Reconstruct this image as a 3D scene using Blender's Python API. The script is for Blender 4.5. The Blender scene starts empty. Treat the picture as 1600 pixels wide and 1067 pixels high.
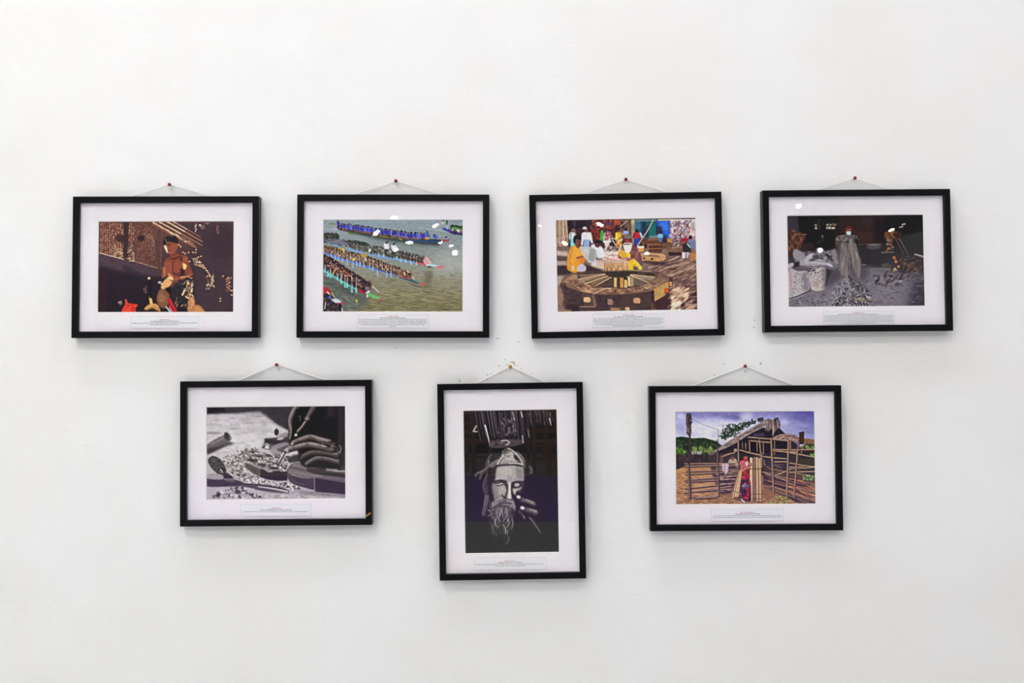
import bpy, bmesh, math, random
import numpy as np
from mathutils import Matrix, Vector

# ------------------------------------------------------------------ camera, world, exposure
scene = bpy.context.scene
COL = scene.collection
CAM_PITCH = 2.0
cam_data = bpy.data.cameras.new('camera'); cam_data.sensor_width = 36.0; cam_data.lens = 36.0 * 1500 / 1600; cam_data.clip_start = .05
cam = bpy.data.objects.new('camera', cam_data); COL.objects.link(cam)
cam.location = (0, -2.1, 1.45); cam.rotation_euler = (math.radians(90 + CAM_PITCH), 0, 0); scene.camera = cam
world = bpy.data.worlds.new('world'); scene.world = world; world.use_nodes = True
world.node_tree.nodes['Background'].inputs[0].default_value = (.8, .85, 1, 1); world.node_tree.nodes['Background'].inputs[1].default_value = .05
scene.view_settings.view_transform = 'Standard'; scene.view_settings.look = 'None'; scene.view_settings.gamma = 1; scene.view_settings.use_curve_mapping = False
scene.view_settings.exposure = -0.99
scene.cycles.use_denoising = True; scene.cycles.sample_clamp_indirect = 100
scene.cycles.max_bounces = 6; scene.cycles.diffuse_bounces = 3; scene.cycles.glossy_bounces = 3; scene.cycles.adaptive_threshold = .02

# the hall's can lamps, and below them added fill spots: (x, y, power, colour, fitting)
CEIL = 5.7
NEAR = [(-1.9, -3.5, 350, (.955, .985, .91), 'left, over the viewer'), (2.2, -3.5, 70, (.985, .945, 1), 'right, over the viewer'),
        (-2.0, -8.0, 450, (.955, .98, .90), 'left, halfway down the hall'), (2.0, -8.0, 200, (.985, .95, .98), 'right, halfway down the hall'),
        (-1.1, -0.85, 180, (.965, .985, .99), 'left, close to the picture wall'), (1.0, -0.85, 115, (.98, .96, 1), 'right, close to the picture wall')]
FILL_SPOTS = [(-6.2, -3.0, 2600, 'left side wall, front'), (-6.2, -7.0, 3000, 'left side wall, rear'), (6.2, -3.0, 600, 'right side wall, front'), (6.2, -7.0, 1500, 'right side wall, rear')]  # added unseen spots; they brighten the side walls for more bounced light
# far bulbs: (x, y, half length, half thickness, tilt, where the picture glass mirrors it)
FAR = [(-1.22, -7.86, .042, .020, 0, 'top edge of the rowing boats print'), (-.84, -8.43, .042, .019, 25, 'upper right water of the rowing boats print'),
       (-1.57, -9.02, .050, .026, 35, 'blue crew of the rowing boats print'), (-1.28, -9.90, .052, .019, 0, 'water below the blue crew'),
       (-.89, -9.90, .032, .014, 20, 'bow of the blue crew boat'), (-1.55, -10.70, .048, .018, 15, 'two white shirts in the rowing boats print'),
       (-.78, -10.22, .032, .013, 15, 'open water right of the boats, upper'), (-.78, -10.99, .040, .038, 0, 'open water right of the boats, lower'),
       (.66, -9.96, .044, .026, -25, 'head of the saffron clad man'), (.96, -8.36, .048, .019, -25, 'red shop front of the wheel print'), (.31, -8.46, .024, .010, -20, 'mount left of the wheel print'),
       (1.85, -11.07, .042, .020, 0, 'timber right of the wheel hub'), (2.76, -7.14, .030, .024, 30, 'mount above the masked worker'), (4.30, -8.78, .038, .015, 25, 'dark right of the masked worker'), (4.11, -10.70, .038, .032, 20, 'grey sacks of the masked worker print')]

# ------------------------------------------------------------------ helpers
def srgb(c):
    c = np.asarray(c, float) / 255.
    return np.where(c <= .04045, c / 12.92, ((c + .055) / 1.055) ** 2.4)
def rgba(c): return tuple(float(v) for v in srgb(c)) + (1.0,)
def tag(o, label=None, cat=None, group=None, kind=None):
    for k, v in (('label', label), ('category', cat), ('group', group), ('kind', kind)):
        if v: o[k] = v
    return o
def link(name, me, mat, parent=None):
    o = bpy.data.objects.new(name, me); COL.objects.link(o)
    if mat is not None and not me.materials: me.materials.append(mat)
    if parent is not None: o.parent = parent
    return o
def mesh(name, v, f):
    me = bpy.data.meshes.new(name); me.from_pydata(v, [], f); me.update(); return me
def box(x0, x1, y0, y1, z0, z1, bev=0):
    bm = bmesh.new(); bmesh.ops.create_cube(bm, size=1)
    for w in bm.verts: w.co = Vector(((x0 + x1) / 2 + w.co.x * (x1 - x0), (y0 + y1) / 2 + w.co.y * (y1 - y0), (z0 + z1) / 2 + w.co.z * (z1 - z0)))
    if bev: bmesh.ops.bevel(bm, geom=bm.edges[:], offset=bev, segments=2, affect='EDGES', profile=.5)
    return bm
def fin(bm, name, smooth=False):
    me = bpy.data.meshes.new(name); bmesh.ops.recalc_face_normals(bm, faces=bm.faces[:]); bm.to_mesh(me); bm.free()
    if smooth:
        for p in me.polygons: p.use_smooth = True
    return me
def tube(pts, r, seg=8):
    v, f = [], []; n = len(pts); P = [Vector(p) for p in pts]; ref = Vector((0, 1, 0))
    for i, p in enumerate(P):
        t = (P[min(i + 1, n - 1)] - P[max(i - 1, 0)]).normalized(); a = t.cross(ref)
        if a.length < 1e-4: a = t.cross(Vector((1, 0, 0)))
        a.normalize(); b = t.cross(a)
        for k in range(seg): w = 2 * math.pi * k / seg; v.append(tuple(p + a * (r * math.cos(w)) + b * (r * math.sin(w))))
    for i in range(n - 1):
        for k in range(seg): f.append((i * seg + k, i * seg + (k + 1) % seg, (i + 1) * seg + (k + 1) % seg, (i + 1) * seg + k))
    f.append(tuple(range(seg))[::-1]); f.append(tuple((n - 1) * seg + k for k in range(seg)))
    me = mesh('tube', v, f)
    for p in me.polygons: p.use_smooth = True
    return me
def lathe(prof, seg=20):
    v, f = [], []; n = len(prof)
    for r, z in prof:
        for k in range(seg): w = 2 * math.pi * k / seg; v.append((r * math.cos(w), r * math.sin(w), z))
    for i in range(n - 1):
        for k in range(seg): f.append((i * seg + k, i * seg + (k + 1) % seg, (i + 1) * seg + (k + 1) % seg, (i + 1) * seg + k))
    f.append(tuple(range(seg))[::-1]); f.append(tuple((n - 1) * seg + k for k in range(seg)))
    bm = bmesh.new(); me = mesh('lathe', v, f); bm.from_mesh(me); bpy.data.meshes.remove(me); me = fin(bm, 'lathe', True); return me

# ------------------------------------------------------------------ materials
def mat(name, col, rough=.6, metal=0, spec=.5, noise=0, nscale=40, bump=0, bscale=200, stretch=(1, 1, 1)):
    m = bpy.data.materials.new(name); m.use_nodes = True; nt = m.node_tree; b = nt.nodes['Principled BSDF']
    c = rgba(col); b.inputs['Base Color'].default_value = c; b.inputs['Roughness'].default_value = rough; b.inputs['Metallic'].default_value = metal; b.inputs['Specular IOR Level'].default_value = spec
    tc = nt.nodes.new('ShaderNodeTexCoord'); mp = nt.nodes.new('ShaderNodeMapping'); mp.inputs['Scale'].default_value = stretch; nt.links.new(tc.outputs['Object'], mp.inputs[0])
    if noise:
        n = nt.nodes.new('ShaderNodeTexNoise'); n.inputs['Scale'].default_value = nscale; n.inputs['Detail'].default_value = 5; nt.links.new(mp.outputs[0], n.inputs['Vector'])
        r = nt.nodes.new('ShaderNodeMapRange'); r.inputs['From Min'].default_value = .3; r.inputs['From Max'].default_value = .7; r.inputs['To Min'].default_value = 1 - noise; r.inputs['To Max'].default_value = 1 + noise; nt.links.new(n.outputs['Fac'], r.inputs[0])
        x = nt.nodes.new('ShaderNodeMix'); x.data_type = 'RGBA'; x.blend_type = 'MULTIPLY'; x.inputs['Factor'].default_value = 1; x.inputs['A'].default_value = c; nt.links.new(r.outputs[0], x.inputs['B']); nt.links.new(x.outputs['Result'], b.inputs['Base Color'])
    if bump:
        n = nt.nodes.new('ShaderNodeTexNoise'); n.inputs['Scale'].default_value = bscale; n.inputs['Detail'].default_value = 6; nt.links.new(mp.outputs[0], n.inputs['Vector'])
        u = nt.nodes.new('ShaderNodeBump'); u.inputs['Strength'].default_value = bump; u.inputs['Distance'].default_value = .002; nt.links.new(n.outputs['Fac'], u.inputs['Height']); nt.links.new(u.outputs[0], b.inputs['Normal'])
    return m
def wall_material():
    m = mat('white_wall_paint', (240, 240, 241), .75, spec=.25); nt = m.node_tree; b = nt.nodes['Principled BSDF']; tc = nt.nodes.new('ShaderNodeTexCoord')
    a = nt.nodes.new('ShaderNodeTexNoise'); a.inputs['Scale'].default_value = 2.2; a.inputs['Detail'].default_value = 3; nt.links.new(tc.outputs['Object'], a.inputs['Vector'])
    r = nt.nodes.new('ShaderNodeValToRGB'); r.color_ramp.elements[0].position = .35; r.color_ramp.elements[0].color = rgba((238, 237, 234)); r.color_ramp.elements[1].position = .65; r.color_ramp.elements[1].color = rgba((241, 241, 243)); nt.links.new(a.outputs['Fac'], r.inputs[0]); nt.links.new(r.outputs[0], b.inputs['Base Color'])
    mp = nt.nodes.new('ShaderNodeMapping'); mp.inputs['Scale'].default_value = (14, 14, 60); nt.links.new(tc.outputs['Object'], mp.inputs[0])
    f = nt.nodes.new('ShaderNodeTexNoise'); f.inputs['Scale'].default_value = 3.5; f.inputs['Detail'].default_value = 7; nt.links.new(mp.outputs[0], f.inputs['Vector'])
    g = nt.nodes.new('ShaderNodeTexNoise'); g.inputs['Scale'].default_value = 9; g.inputs['Detail'].default_value = 4; nt.links.new(tc.outputs['Object'], g.inputs['Vector'])
    s = nt.nodes.new('ShaderNodeMath'); s.operation = 'MULTIPLY_ADD'; s.inputs[1].default_value = .12; nt.links.new(f.outputs['Fac'], s.inputs[0]); nt.links.new(g.outputs['Fac'], s.inputs[2])
    u = nt.nodes.new('ShaderNodeBump'); u.inputs['Strength'].default_value = .35; u.inputs['Distance'].default_value = .006; nt.links.new(s.outputs[0], u.inputs['Height']); nt.links.new(u.outputs[0], b.inputs['Normal'])
    return m
def glass_material():
    m = bpy.data.materials.new('picture_glass'); m.use_nodes = True; nt = m.node_tree; nt.nodes.clear()
    o = nt.nodes.new('ShaderNodeOutputMaterial'); x = nt.nodes.new('ShaderNodeMixShader'); t = nt.nodes.new('ShaderNodeBsdfTransparent'); g = nt.nodes.new('ShaderNodeBsdfGlossy'); g.inputs['Roughness'].default_value = 0.0
    t.inputs[0].default_value = (1, 1, 1, 1)
    f = nt.nodes.new('ShaderNodeFresnel'); f.inputs['IOR'].default_value = 1.5; ge = nt.nodes.new('ShaderNodeNewGeometry')
    a = nt.nodes.new('ShaderNodeMath'); a.operation = 'MULTIPLY'; a.inputs[1].default_value = 1.35; nt.links.new(f.outputs[0], a.inputs[0])   # two faces of the pane
    i = nt.nodes.new('ShaderNodeMath'); i.operation = 'SUBTRACT'; i.inputs[0].default_value = 1; nt.links.new(ge.outputs['Backfacing'], i.inputs[1])
    p = nt.nodes.new('ShaderNodeMath'); p.operation = 'MULTIPLY'; p.use_clamp = True; nt.links.new(a.outputs[0], p.inputs[0]); nt.links.new(i.outputs[0], p.inputs[1])
    nt.links.new(p.outputs[0], x.inputs[0]); nt.links.new(t.outputs[0], x.inputs[1]); nt.links.new(g.outputs[0], x.inputs[2]); nt.links.new(x.outputs[0], o.inputs[0])
    return m
def print_material():
    m = mat('printed_photograph', (128, 128, 128), .55, spec=.2); nt = m.node_tree; a = nt.nodes.new('ShaderNodeVertexColor'); a.layer_name = 'ink'
    nt.links.new(a.outputs['Color'], nt.nodes['Principled BSDF'].inputs['Base Color']); return m
def emit(name, col, s):
    m = bpy.data.materials.new(name); m.use_nodes = True; nt = m.node_tree; nt.nodes.clear(); o = nt.nodes.new('ShaderNodeOutputMaterial'); e = nt.nodes.new('ShaderNodeEmission'); e.inputs[0].default_value = (*col, 1); e.inputs[1].default_value = s; nt.links.new(e.outputs[0], o.inputs[0]); return m
M = dict(wall=wall_material(), glass=glass_material(), print=print_material(),
         side=mat('white_side_wall_paint', (226, 224, 220), .8, noise=.06, nscale=3), back=mat('dark_back_wall_paint', (46, 42, 46), .85, noise=.08, nscale=3),
         ceiling=mat('white_ceiling_paint', (226, 225, 222), .85, noise=.05, nscale=4), floor=mat('grey_floor_tile', (184, 186, 188), .5, noise=.1, nscale=6), carpet=mat('purple_carpet_pile', (150, 112, 204), .95, noise=.1, nscale=60),
         black=mat('black_painted_wood', (9, 9, 12), .35, spec=.16, bump=.1, bscale=350, stretch=(1, 1, 1)), mount=mat('pale_lavender_mount_board', (252, 247, 252), .85, spec=.12, noise=.012, nscale=120), bevel=mat('cream_mount_core', (252, 250, 240), .8, spec=.1),
         board=mat('brown_hardboard', (120, 92, 66), .8, noise=.1, nscale=90), paper=mat('white_caption_paper', (248, 247, 252), .85, spec=.1, noise=.01, nscale=200), ink=mat('black_text_ink', (84, 82, 92), .8, spec=.1), red_ink=mat('red_text_ink', (206, 92, 66), .8, spec=.1), edge=mat('grey_card_edge', (196, 193, 203), .8, spec=.1),
         cord=mat('white_nylon_cord', (242, 240, 238), .6, bump=.5, bscale=900), nail=mat('red_lacquered_nail', (128, 26, 34), .18, noise=.25, nscale=500), brass=mat('worn_brass_nail', (168, 130, 70), .25, metal=.9, noise=.2, nscale=600), gold=mat('gold_foil_sticker', (196, 150, 62), .4, metal=.3, noise=.25, nscale=700), chip=mat('bare_plaster_chip', (190, 186, 170), .9, noise=.2, nscale=600),
         wood=mat('varnished_chair_wood', (176, 116, 60), .45, noise=.2, nscale=14, stretch=(1, 1, .2)), white=mat('white_enamel_fitting', (225, 225, 225), .5, noise=.01), bulb=emit('lamp_glow', (1, .985, .95), 6), bulb_far=emit('far_lamp_glow', (.97, .985, .96), 130), cable=mat('dark_lamp_cable', (24, 24, 26), .6, noise=.05))

# ------------------------------------------------------------------ the hall
X0, X1, Y1 = -7.0, 7.0, -14.0
def slab(name, x0, x1, y0, y1, z0, z1, m):
    o = link(name, fin(box(x0, x1, y0, y1, z0, z1), name), m); o['kind'] = 'structure'; return o
wall = slab('wall_front', X0 - .2, X1 + .2, 0, .2, 0, CEIL, M['wall'])
slab('wall_back', X0 - .2, X1 + .2, Y1 - .2, Y1, 0, CEIL, M['back']); slab('wall_left', X0 - .2, X0, Y1, 0, 0, CEIL, M['side']); slab('wall_right', X1, X1 + .2, Y1, 0, 0, CEIL, M['side'])
slab('floor', X0 - .2, X1 + .2, Y1 - .2, .2, -.2, 0, M['floor']); slab('ceiling', X0 - .2, X1 + .2, Y1 - .2, .2, CEIL, CEIL + .2, M['ceiling'])
# flecks where the paint has come away around the nails
rg = random.Random(11)
CHIPS = [(-0.0311, 1.5296, 0.0031), (0.0136, 1.5222, 0.0022), (-0.0482, 1.5393, 0.0021), (-0.253, 1.5104, 0.0022), (-0.0153, 1.4836, 0.0022), (-0.0284, 1.4705, 0.0031), (-0.0014, 1.4783, 0.0034), (0.0031, 1.4768, 0.0034), (-0.0114, 1.4726, 0.0022), (0.0062, 1.4726, 0.0025), (-0.0035, 1.4639, 0.0021), (0.0128, 1.4697, 0.0017), (0.0201, 1.4631, 0.0022), (0.0201, 1.4568, 0.002), (0.0437, 1.4539, 0.002), (-0.0455, 1.4534, 0.0021), (-0.0539, 1.4508, 0.0025), (-0.0538, 1.4411, 0.002), (-0.1189, 1.4416, 0.0021), (-0.1144, 1.4374, 0.0031), (-0.0893, 1.4398, 0.0018), (-0.0245, 1.4547, 0.0017), (0.4626, 1.474, 0.0025), (0.5438, 1.475, 0.0031), (0.4421, 1.4507, 0.0022), (0.5744, 1.4416, 0.002), (0.5313, 1.57, 0.0027), (0.5292, 1.5543, 0.0018)]
for x, z, r in CHIPS:
    n = 9; a0 = rg.uniform(0, 6.3); asp = rg.uniform(.35, .9); rot = rg.uniform(0, 3.1); v = []
    for lay, sc in ((-.0004, .75), (.0006, 1.0)):
        for k in range(n):
            a = a0 + 2 * math.pi * k / n; q = r * 1.3 * sc * rg.uniform(.6, 1.1); px, pz = q * math.cos(a), q * asp * math.sin(a); v.append((x + px * math.cos(rot) - pz * math.sin(rot), lay, z + px * math.sin(rot) + pz * math.cos(rot)))
    f = [tuple(range(n))] + [(k, (k + 1) % n, n + (k + 1) % n, n + k) for k in range(n)]
    link('paint_chip', mesh('paint_chip', v, f), M['chip'], wall)

# ------------------------------------------------------------------ framed photographs
def quad_prism(corners, y0, y1):
    """corners: 4 (x, z); prism between depths y0 (back) and y1 (front)."""
    v = [(x, y0, z) for x, z in corners] + [(x, y1, z) for x, z in corners]
    return v, [(0, 1, 2, 3), (7, 6, 5, 4), (0, 4, 5, 1), (1, 5, 6, 2), (2, 6, 7, 3), (3, 7, 4, 0)]
def clean(v, f, name, smooth=False):
    bm = bmesh.new(); me = mesh(name, v, f); bm.from_mesh(me); bpy.data.meshes.remove(me); return fin(bm, name, smooth)
RAIL = .0137; DEPTH = .022
def rail_mesh(c0, c1, inx0, inx1):
    """One mitred rail: outer corners c0->c1; in0/in1 unit inward diagonals at the ends."""
    prof = [(0, 0), (0, DEPTH - .0008), (.0008, DEPTH), (RAIL - .0008, DEPTH), (RAIL, DEPTH - .0008), (RAIL, .0105), (RAIL - .006, .0105), (RAIL - .006, 0)]
    v = []
    for c, i in ((c0, inx0), (c1, inx1)):
        for t, d in prof: v.append((c[0] + i[0] * t, -d, c[1] + i[1] * t))
    n = len(prof); f = [tuple(range(n))[::-1], tuple(range(n, 2 * n))] + [(k, (k + 1) % n, n + (k + 1) % n, n + k) for k in range(n)]
    return clean(v, f, 'frame_rail')
def marks(x0, x1, z, h, rnd, bold):
    """A line of small print: word by word, letter by letter, as thin strokes of ink."""
    v, f = [], []; y = 0.0; w = h * (.17 if not bold else .26)
    def bar(a, b, c, d):
        k = len(v); v.extend([(a, y, b), (c, y, b), (c, y, d), (a, y, d)]); f.append((k, k + 1, k + 2, k + 3))
    x = x0
    while x < x1 - h * .5:
        for _ in range(rnd.choice((2, 3, 4, 5, 5, 6, 7, 8))):
            lw = h * rnd.uniform(.42, .62)
            if x + lw > x1: break
            k = rnd.random(); top = z + h * (1 if k < .28 else .68); bot = z - (h * .3 if .28 < k < .38 else 0)
            bar(x, bot, x + w, top)
            if rnd.random() < .75: bar(x + lw - w, z, x + lw, z + h * .64)
            if rnd.random() < .7: bar(x, z + h * .52, x + lw, z + h * .66)
            if rnd.random() < .3: bar(x, z, x + lw, z + h * .14)
            x += lw + h * .14
        x += h * .55
    return v, f
POSE = {
    1: dict(O=(-0.7527, -0.00181, 1.68467), roll=0.00209, W=0.4044, H=0.30771, rect=(-0.14879, -0.09733, 0.14522, 0.09982), crop=((154.25724, 346.47113), (364.81229, 346.03247), (363.8899, 487.02763), (152.74525, 487.46875)), card=(-0.07697, -0.13309, 0.07196, -0.10733), croll=0.00293, nail=(-0.75047, -0.008, 1.86727), cord=((-0.07937, 0.15741), (0.0871, 0.15819))),
    2: dict(O=(-0.25838, -0.00182, 1.68687), roll=3e-05, W=0.41761, H=0.3114, rect=(-0.15284, -0.09863, 0.15066, 0.10119), crop=((505.51775, 343.70362), (722.85669, 343.69638), (722.64255, 486.59635), (504.68678, 486.60363)), card=(-0.07766, -0.13472, 0.0775, -0.10532), croll=0.00098, nail=(-0.25449, -0.008, 1.8749), cord=((-0.08189, 0.1604), (0.09498, 0.1604))),
    3: dict(O=(0.24927, -0.00182, 1.68903), roll=0.01736, W=0.41817, H=0.31248, rect=(-0.15115, -0.0988, 0.15259, 0.10099), crop=((869.02432, 344.18329), (1086.4775, 340.42362), (1089.78066, 483.2561), (871.71078, 487.03714)), card=(-0.07543, -0.1353, 0.07949, -0.10579), croll=-0.00559, nail=(0.24959, -0.008, 1.87843), cord=((-0.0849, 0.16101), (0.0931, 0.15933))),
    4: dict(O=(0.75038, -0.00181, 1.69882), roll=0.00851, W=0.40856, H=0.30872, rect=(-0.14834, -0.09921, 0.14734, 0.0995), crop=((1230.44992, 337.29616), (1442.11897, 335.50241), (1445.14495, 477.54881), (1232.87874, 479.3527)), card=(-0.07501, -0.13877, 0.07991, -0.11067), croll=-0.00581, nail=(0.75163, -0.008, 1.88154), cord=((-0.07622, 0.15885), (0.07851, 0.15753))),
    5: dict(O=(-0.50919, -0.00182, 1.28212), roll=0.00895, W=0.41338, H=0.31206, rect=(-0.1516, -0.10001, 0.14796, 0.09912), crop=((322.9349, 636.51767), (538.92407, 634.58091), (539.46972, 778.77684), (322.86554, 780.72465)), card=(-0.07765, -0.13642, 0.07489, -0.11064), croll=-0.00759, nail=(-0.51214, -0.008, 1.47241), cord=((-0.08706, 0.156), (0.10101, 0.15682))),
    6: dict(O=(-0.00121, -0.0021, 1.22205), roll=0.01541, W=0.31465, H=0.42173, rect=(-0.10133, -0.15469, 0.1001, 0.15159), crop=((724.3628, 642.1831), (869.63303, 639.94013), (873.35812, 862.15696), (727.45064, 864.41966)), card=(-0.08267, -0.191, 0.07186, -0.16487), croll=-0.00526, nail=(-0.00376, -0.008, 1.46837), cord=((-0.07102, 0.2114), (0.07591, 0.21066))),
    7: dict(O=(0.50448, -0.00182, 1.27119), roll=0.00452, W=0.415, H=0.31179, rect=(-0.14943, -0.09941, 0.15088, 0.0993), crop=((1055.71219, 643.79241), (1272.25594, 642.81226), (1274.24732, 786.75478), (1057.08819, 787.7405)), card=(-0.07492, -0.13623, 0.0813, -0.11003), croll=0.00218, nail=(0.50737, -0.008, 1.46948), cord=((-0.1082, 0.1562), (0.10964, 0.15549))),
}
INFO = {   # label of the thing, caption lines as fractions of the card width (first is the red heading)
    1: ('black framed photograph of a bare-chested man working in a sunlit woven hut', [.14, .41, .95, .42], 'red nail holding the picture of the bare-chested man', 'nail'),
    2: ('black framed photograph of crowded rowing boats racing on a river', [.15, .37, .97, .96, .98, .9, .1], 'red nail holding the picture of the rowing boats', 'nail'),
    3: ('black framed photograph of men building a big wooden wheel in a street', [.16, .41, .97, .98, .97, .97, .9, .45], 'brownish red nail holding the picture of the wooden wheel', 'nail'),
    4: ('black framed photograph of a masked worker pouring shreds onto a grey heap', [.17, .57, .97, .98, .98, .94, .97, .97, .5], 'red nail holding the picture of the masked worker', 'nail'),
    5: ('black framed photograph of hands carving wood, gold sticker on its frame', [.15, .46, .9], 'dull red nail holding the picture of the carving hands', 'nail'),
    6: ('tall upright black framed photograph of a bearded stone face touched by a hand', [.16, .33, .95, .42], 'brassy nail amid paint chips above the bearded face picture', 'brass'),
    7: ('black framed photograph of a woman in red by a thatched hut and fence', [.19, .34, .94, .96], 'shiny red nail holding the picture of the thatched hut', 'nail')}
GRID = 1.55
def print_mesh(pr, rect, crop):
    """Flat photographic print; its ink colours are laid down point by point."""
    x0, z0, x1, z1 = rect; nx = int((crop[1][0] - crop[0][0]) * GRID); nz = int((crop[3][1] - crop[0][1]) * GRID)
    U, V = np.meshgrid(np.linspace(0, 1, nx), np.linspace(0, 1, nz)); c = np.array(crop)
    px = (c[0, 0] * (1 - U) + c[1, 0] * U) * (1 - V) + (c[3, 0] * (1 - U) + c[2, 0] * U) * V; py = (c[0, 1] * (1 - U) + c[1, 1] * U) * (1 - V) + (c[3, 1] * (1 - U) + c[2, 1] * U) * V
    cx = np.clip((px - pr.box[0]) * pr.R - .5, 0, pr.W - 1.001); cy = np.clip((py - pr.box[1]) * pr.R - .5, 0, pr.H - 1.001); ix, iy = cx.astype(int), cy.astype(int); fx, fy = (cx - ix)[..., None], (cy - iy)[..., None]; A = pr.a
    col = (A[iy, ix] * (1 - fx) + A[iy, ix + 1] * fx) * (1 - fy) + (A[iy + 1, ix] * (1 - fx) + A[iy + 1, ix + 1] * fx) * fy
    co = np.stack([x0 + (x1 - x0) * U, np.full_like(U, -.0121), z1 - (z1 - z0) * V], -1).reshape(-1, 3)
    i = (np.arange(nz - 1)[:, None] * nx + np.arange(nx - 1)[None]).ravel(); fc = np.stack([i, i + nx, i + nx + 1, i + 1], 1)
    me = bpy.data.meshes.new('print'); me.vertices.add(len(co)); me.vertices.foreach_set('co', co.ravel().astype(np.float32)); me.loops.add(fc.size); me.loops.foreach_set('vertex_index', fc.ravel().astype(np.int32))
    me.polygons.add(len(fc)); me.polygons.foreach_set('loop_start', np.arange(0, fc.size, 4, dtype=np.int32)); me.polygons.foreach_set('loop_total', np.full(len(fc), 4, np.int32)); me.update(); me.validate()
    at = me.color_attributes.new('ink', 'FLOAT_COLOR', 'POINT'); k = np.ones((len(co), 4), np.float32); k[:, :3] = np.minimum(srgb(col.reshape(-1, 3)) * 1.18, .95); at.data.foreach_set('color', k.ravel()); return me
LEAN = math.radians(.3)
def framed(k):
    p = POSE[k]; label, lines, nail_label, nm = INFO[k]; W, H = p['W'], p['H']; roll = p['roll']; rnd = random.Random(k * 7)
    root = bpy.data.objects.new('picture_frame', None); COL.objects.link(root); root.empty_display_size = .05
    Rm = Matrix.Rotation(LEAN, 3, 'X') @ Matrix.Rotation(-roll, 3, 'Y')
    root.location = p['O']; root.rotation_euler = Rm.to_euler(); tag(root, label, 'picture', 'framed photographs hung on the white wall')
    w, h = W / 2, H / 2; cs = [(-w, h), (w, h), (w, -h), (-w, -h)]; ins = [(1, -1), (-1, -1), (-1, 1), (1, 1)]
    for i in range(4): link('frame_rail', rail_mesh(cs[i], cs[(i + 1) % 4], ins[i], ins[(i + 1) % 4]), M['black'], root)
    link('backing_board', fin(box(-w + .009, w - .009, -.0100, -.0040, -h + .009, h - .009), 'backing_board'), M['board'], root)
    link('print', print_mesh(PRINTS[k], p['rect'], p['crop']), M['print'], root)
    # window mount with a bevelled opening
    x0, z0, x1, z1 = p['rect']; b = .0011; m = .009; yf = -.0135; yb = -.0118
    o = [(-w + m, h - m), (w - m, h - m), (w - m, -h + m), (-w + m, -h + m)]; q = [(x0 - b, z1 + b), (x1 + b, z1 + b), (x1 + b, z0 - b), (x0 - b, z0 - b)]; r = [(x0, z1), (x1, z1), (x1, z0), (x0, z0)]
    v = [(x, yf, z) for x, z in o] + [(x, yf, z) for x, z in q] + [(x, yb, z) for x, z in o] + [(x, yb, z) for x, z in q]; f = []
    for i in range(4):
        j = (i + 1) % 4; f += [(i, j, 4 + j, 4 + i), (8 + i, 12 + i, 12 + j, 8 + j), (i, 8 + i, 8 + j, j)]
    mt = link('mount_board', clean(v, f, 'mount_board'), M['mount'], root)
    v = [(x, yf, z) for x, z in q] + [(x, -.0122, z) for x, z in r] + [(x, yb, z) for x, z in q]; f = []
    for i in range(4): j = (i + 1) % 4; f += [(i, j, 4 + j, 4 + i), (4 + i, 4 + j, 8 + j, 8 + i), (8 + i, 8 + j, j, i)]
    link('bevel', clean(v, f, 'bevel'), M['bevel'], mt)
    link('glass', fin(box(-w + .0085, w - .0085, -.0175, -.0160, -h + .0085, h - .0085), 'glass'), M['glass'], root)
    # caption card
    a0, c0, a1, c1 = p['card']; cx, cz = (a0 + a1) / 2, (c0 + c1) / 2; cw, chh = (a1 - a0), (c1 - c0)
    card = link('caption_card', fin(box(-cw / 2, cw / 2, -.0004, .0003, -chh / 2, chh / 2), 'caption_card'), M['paper'], root); card.location = (cx, -.0138, cz); card.rotation_euler = (0, -p['croll'], 0)
    t = .00045; fr = [(-cw / 2, chh / 2), (cw / 2, chh / 2), (cw / 2, -chh / 2), (-cw / 2, -chh / 2)]; inn = [(x - math.copysign(t, x), z - math.copysign(t, z)) for x, z in fr]
    v = [(x, -.00055, z) for x, z in fr + inn] + [(x, -.0004, z) for x, z in fr + inn]; f = [(i, (i + 1) % 4, 4 + (i + 1) % 4, 4 + i) for i in range(4)]
    link('card_border', mesh('card_border', v[:8], f), M['edge'], card)  # grey border also stands in for the faint shadow at the card's edge
    n = len(lines); pitch = min(.0036, (chh - .002) / (n + .4)); top = (n * pitch) / 2 - pitch * (.6 if n < 6 else .75)
    for i, fracw in enumerate(lines):
        lw = cw * fracw; hh = pitch * .56; zz = top - i * pitch
        v, f = marks(-lw / 2, lw / 2, zz, hh * (.92 if i > 1 else 1), rnd, i < 2)
        if v: link('text_line', mesh('text_line', [(x, -.0006, z) for x, _, z in v], f), M['red_ink'] if i == 0 else M['ink'], card)
    if k == 5:
        s = link('sticker', fin(box(-.0055, .0055, -.0004, .0002, -.002, .002, .0001), 'sticker'), M['gold'], root); s.location = (w - .0075, -DEPTH - .0003, -h + .0225); s.rotation_euler = (0, -math.radians(38), 0); s['label'] = 'small gold foil sticker'
        for dx in (-.003, 0, .003): link('sticker_stripe', fin(box(dx - .0005, dx + .0005, -.0007, -.0003, -.0016, .0016), 'sticker_stripe'), M['brass'], s)
    # cord, from the eyelets behind the frame up over the nail
    inv = (Matrix.Translation(p['O']) @ Rm.to_4x4()).inverted(); nl = inv @ Vector(p['nail']); (lx, lz), (rx, rz) = p['cord']; cr = .0014 if k >= 5 else .0010
    def ext(ax, az): d = (Vector((ax, 0, az)) - Vector((nl.x, 0, nl.z))); return Vector((ax, 0, az)) + d * (.030 / max(abs(d.z), .004) if abs(d.z) < .03 else .7)
    l2, r2 = ext(lx, lz), ext(rx, rz); L = 0.0016
    l2.z = max(l2.z, h - .05); r2.z = max(r2.z, h - .05); yc = min(-.0016, nl.y + .006)
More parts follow.
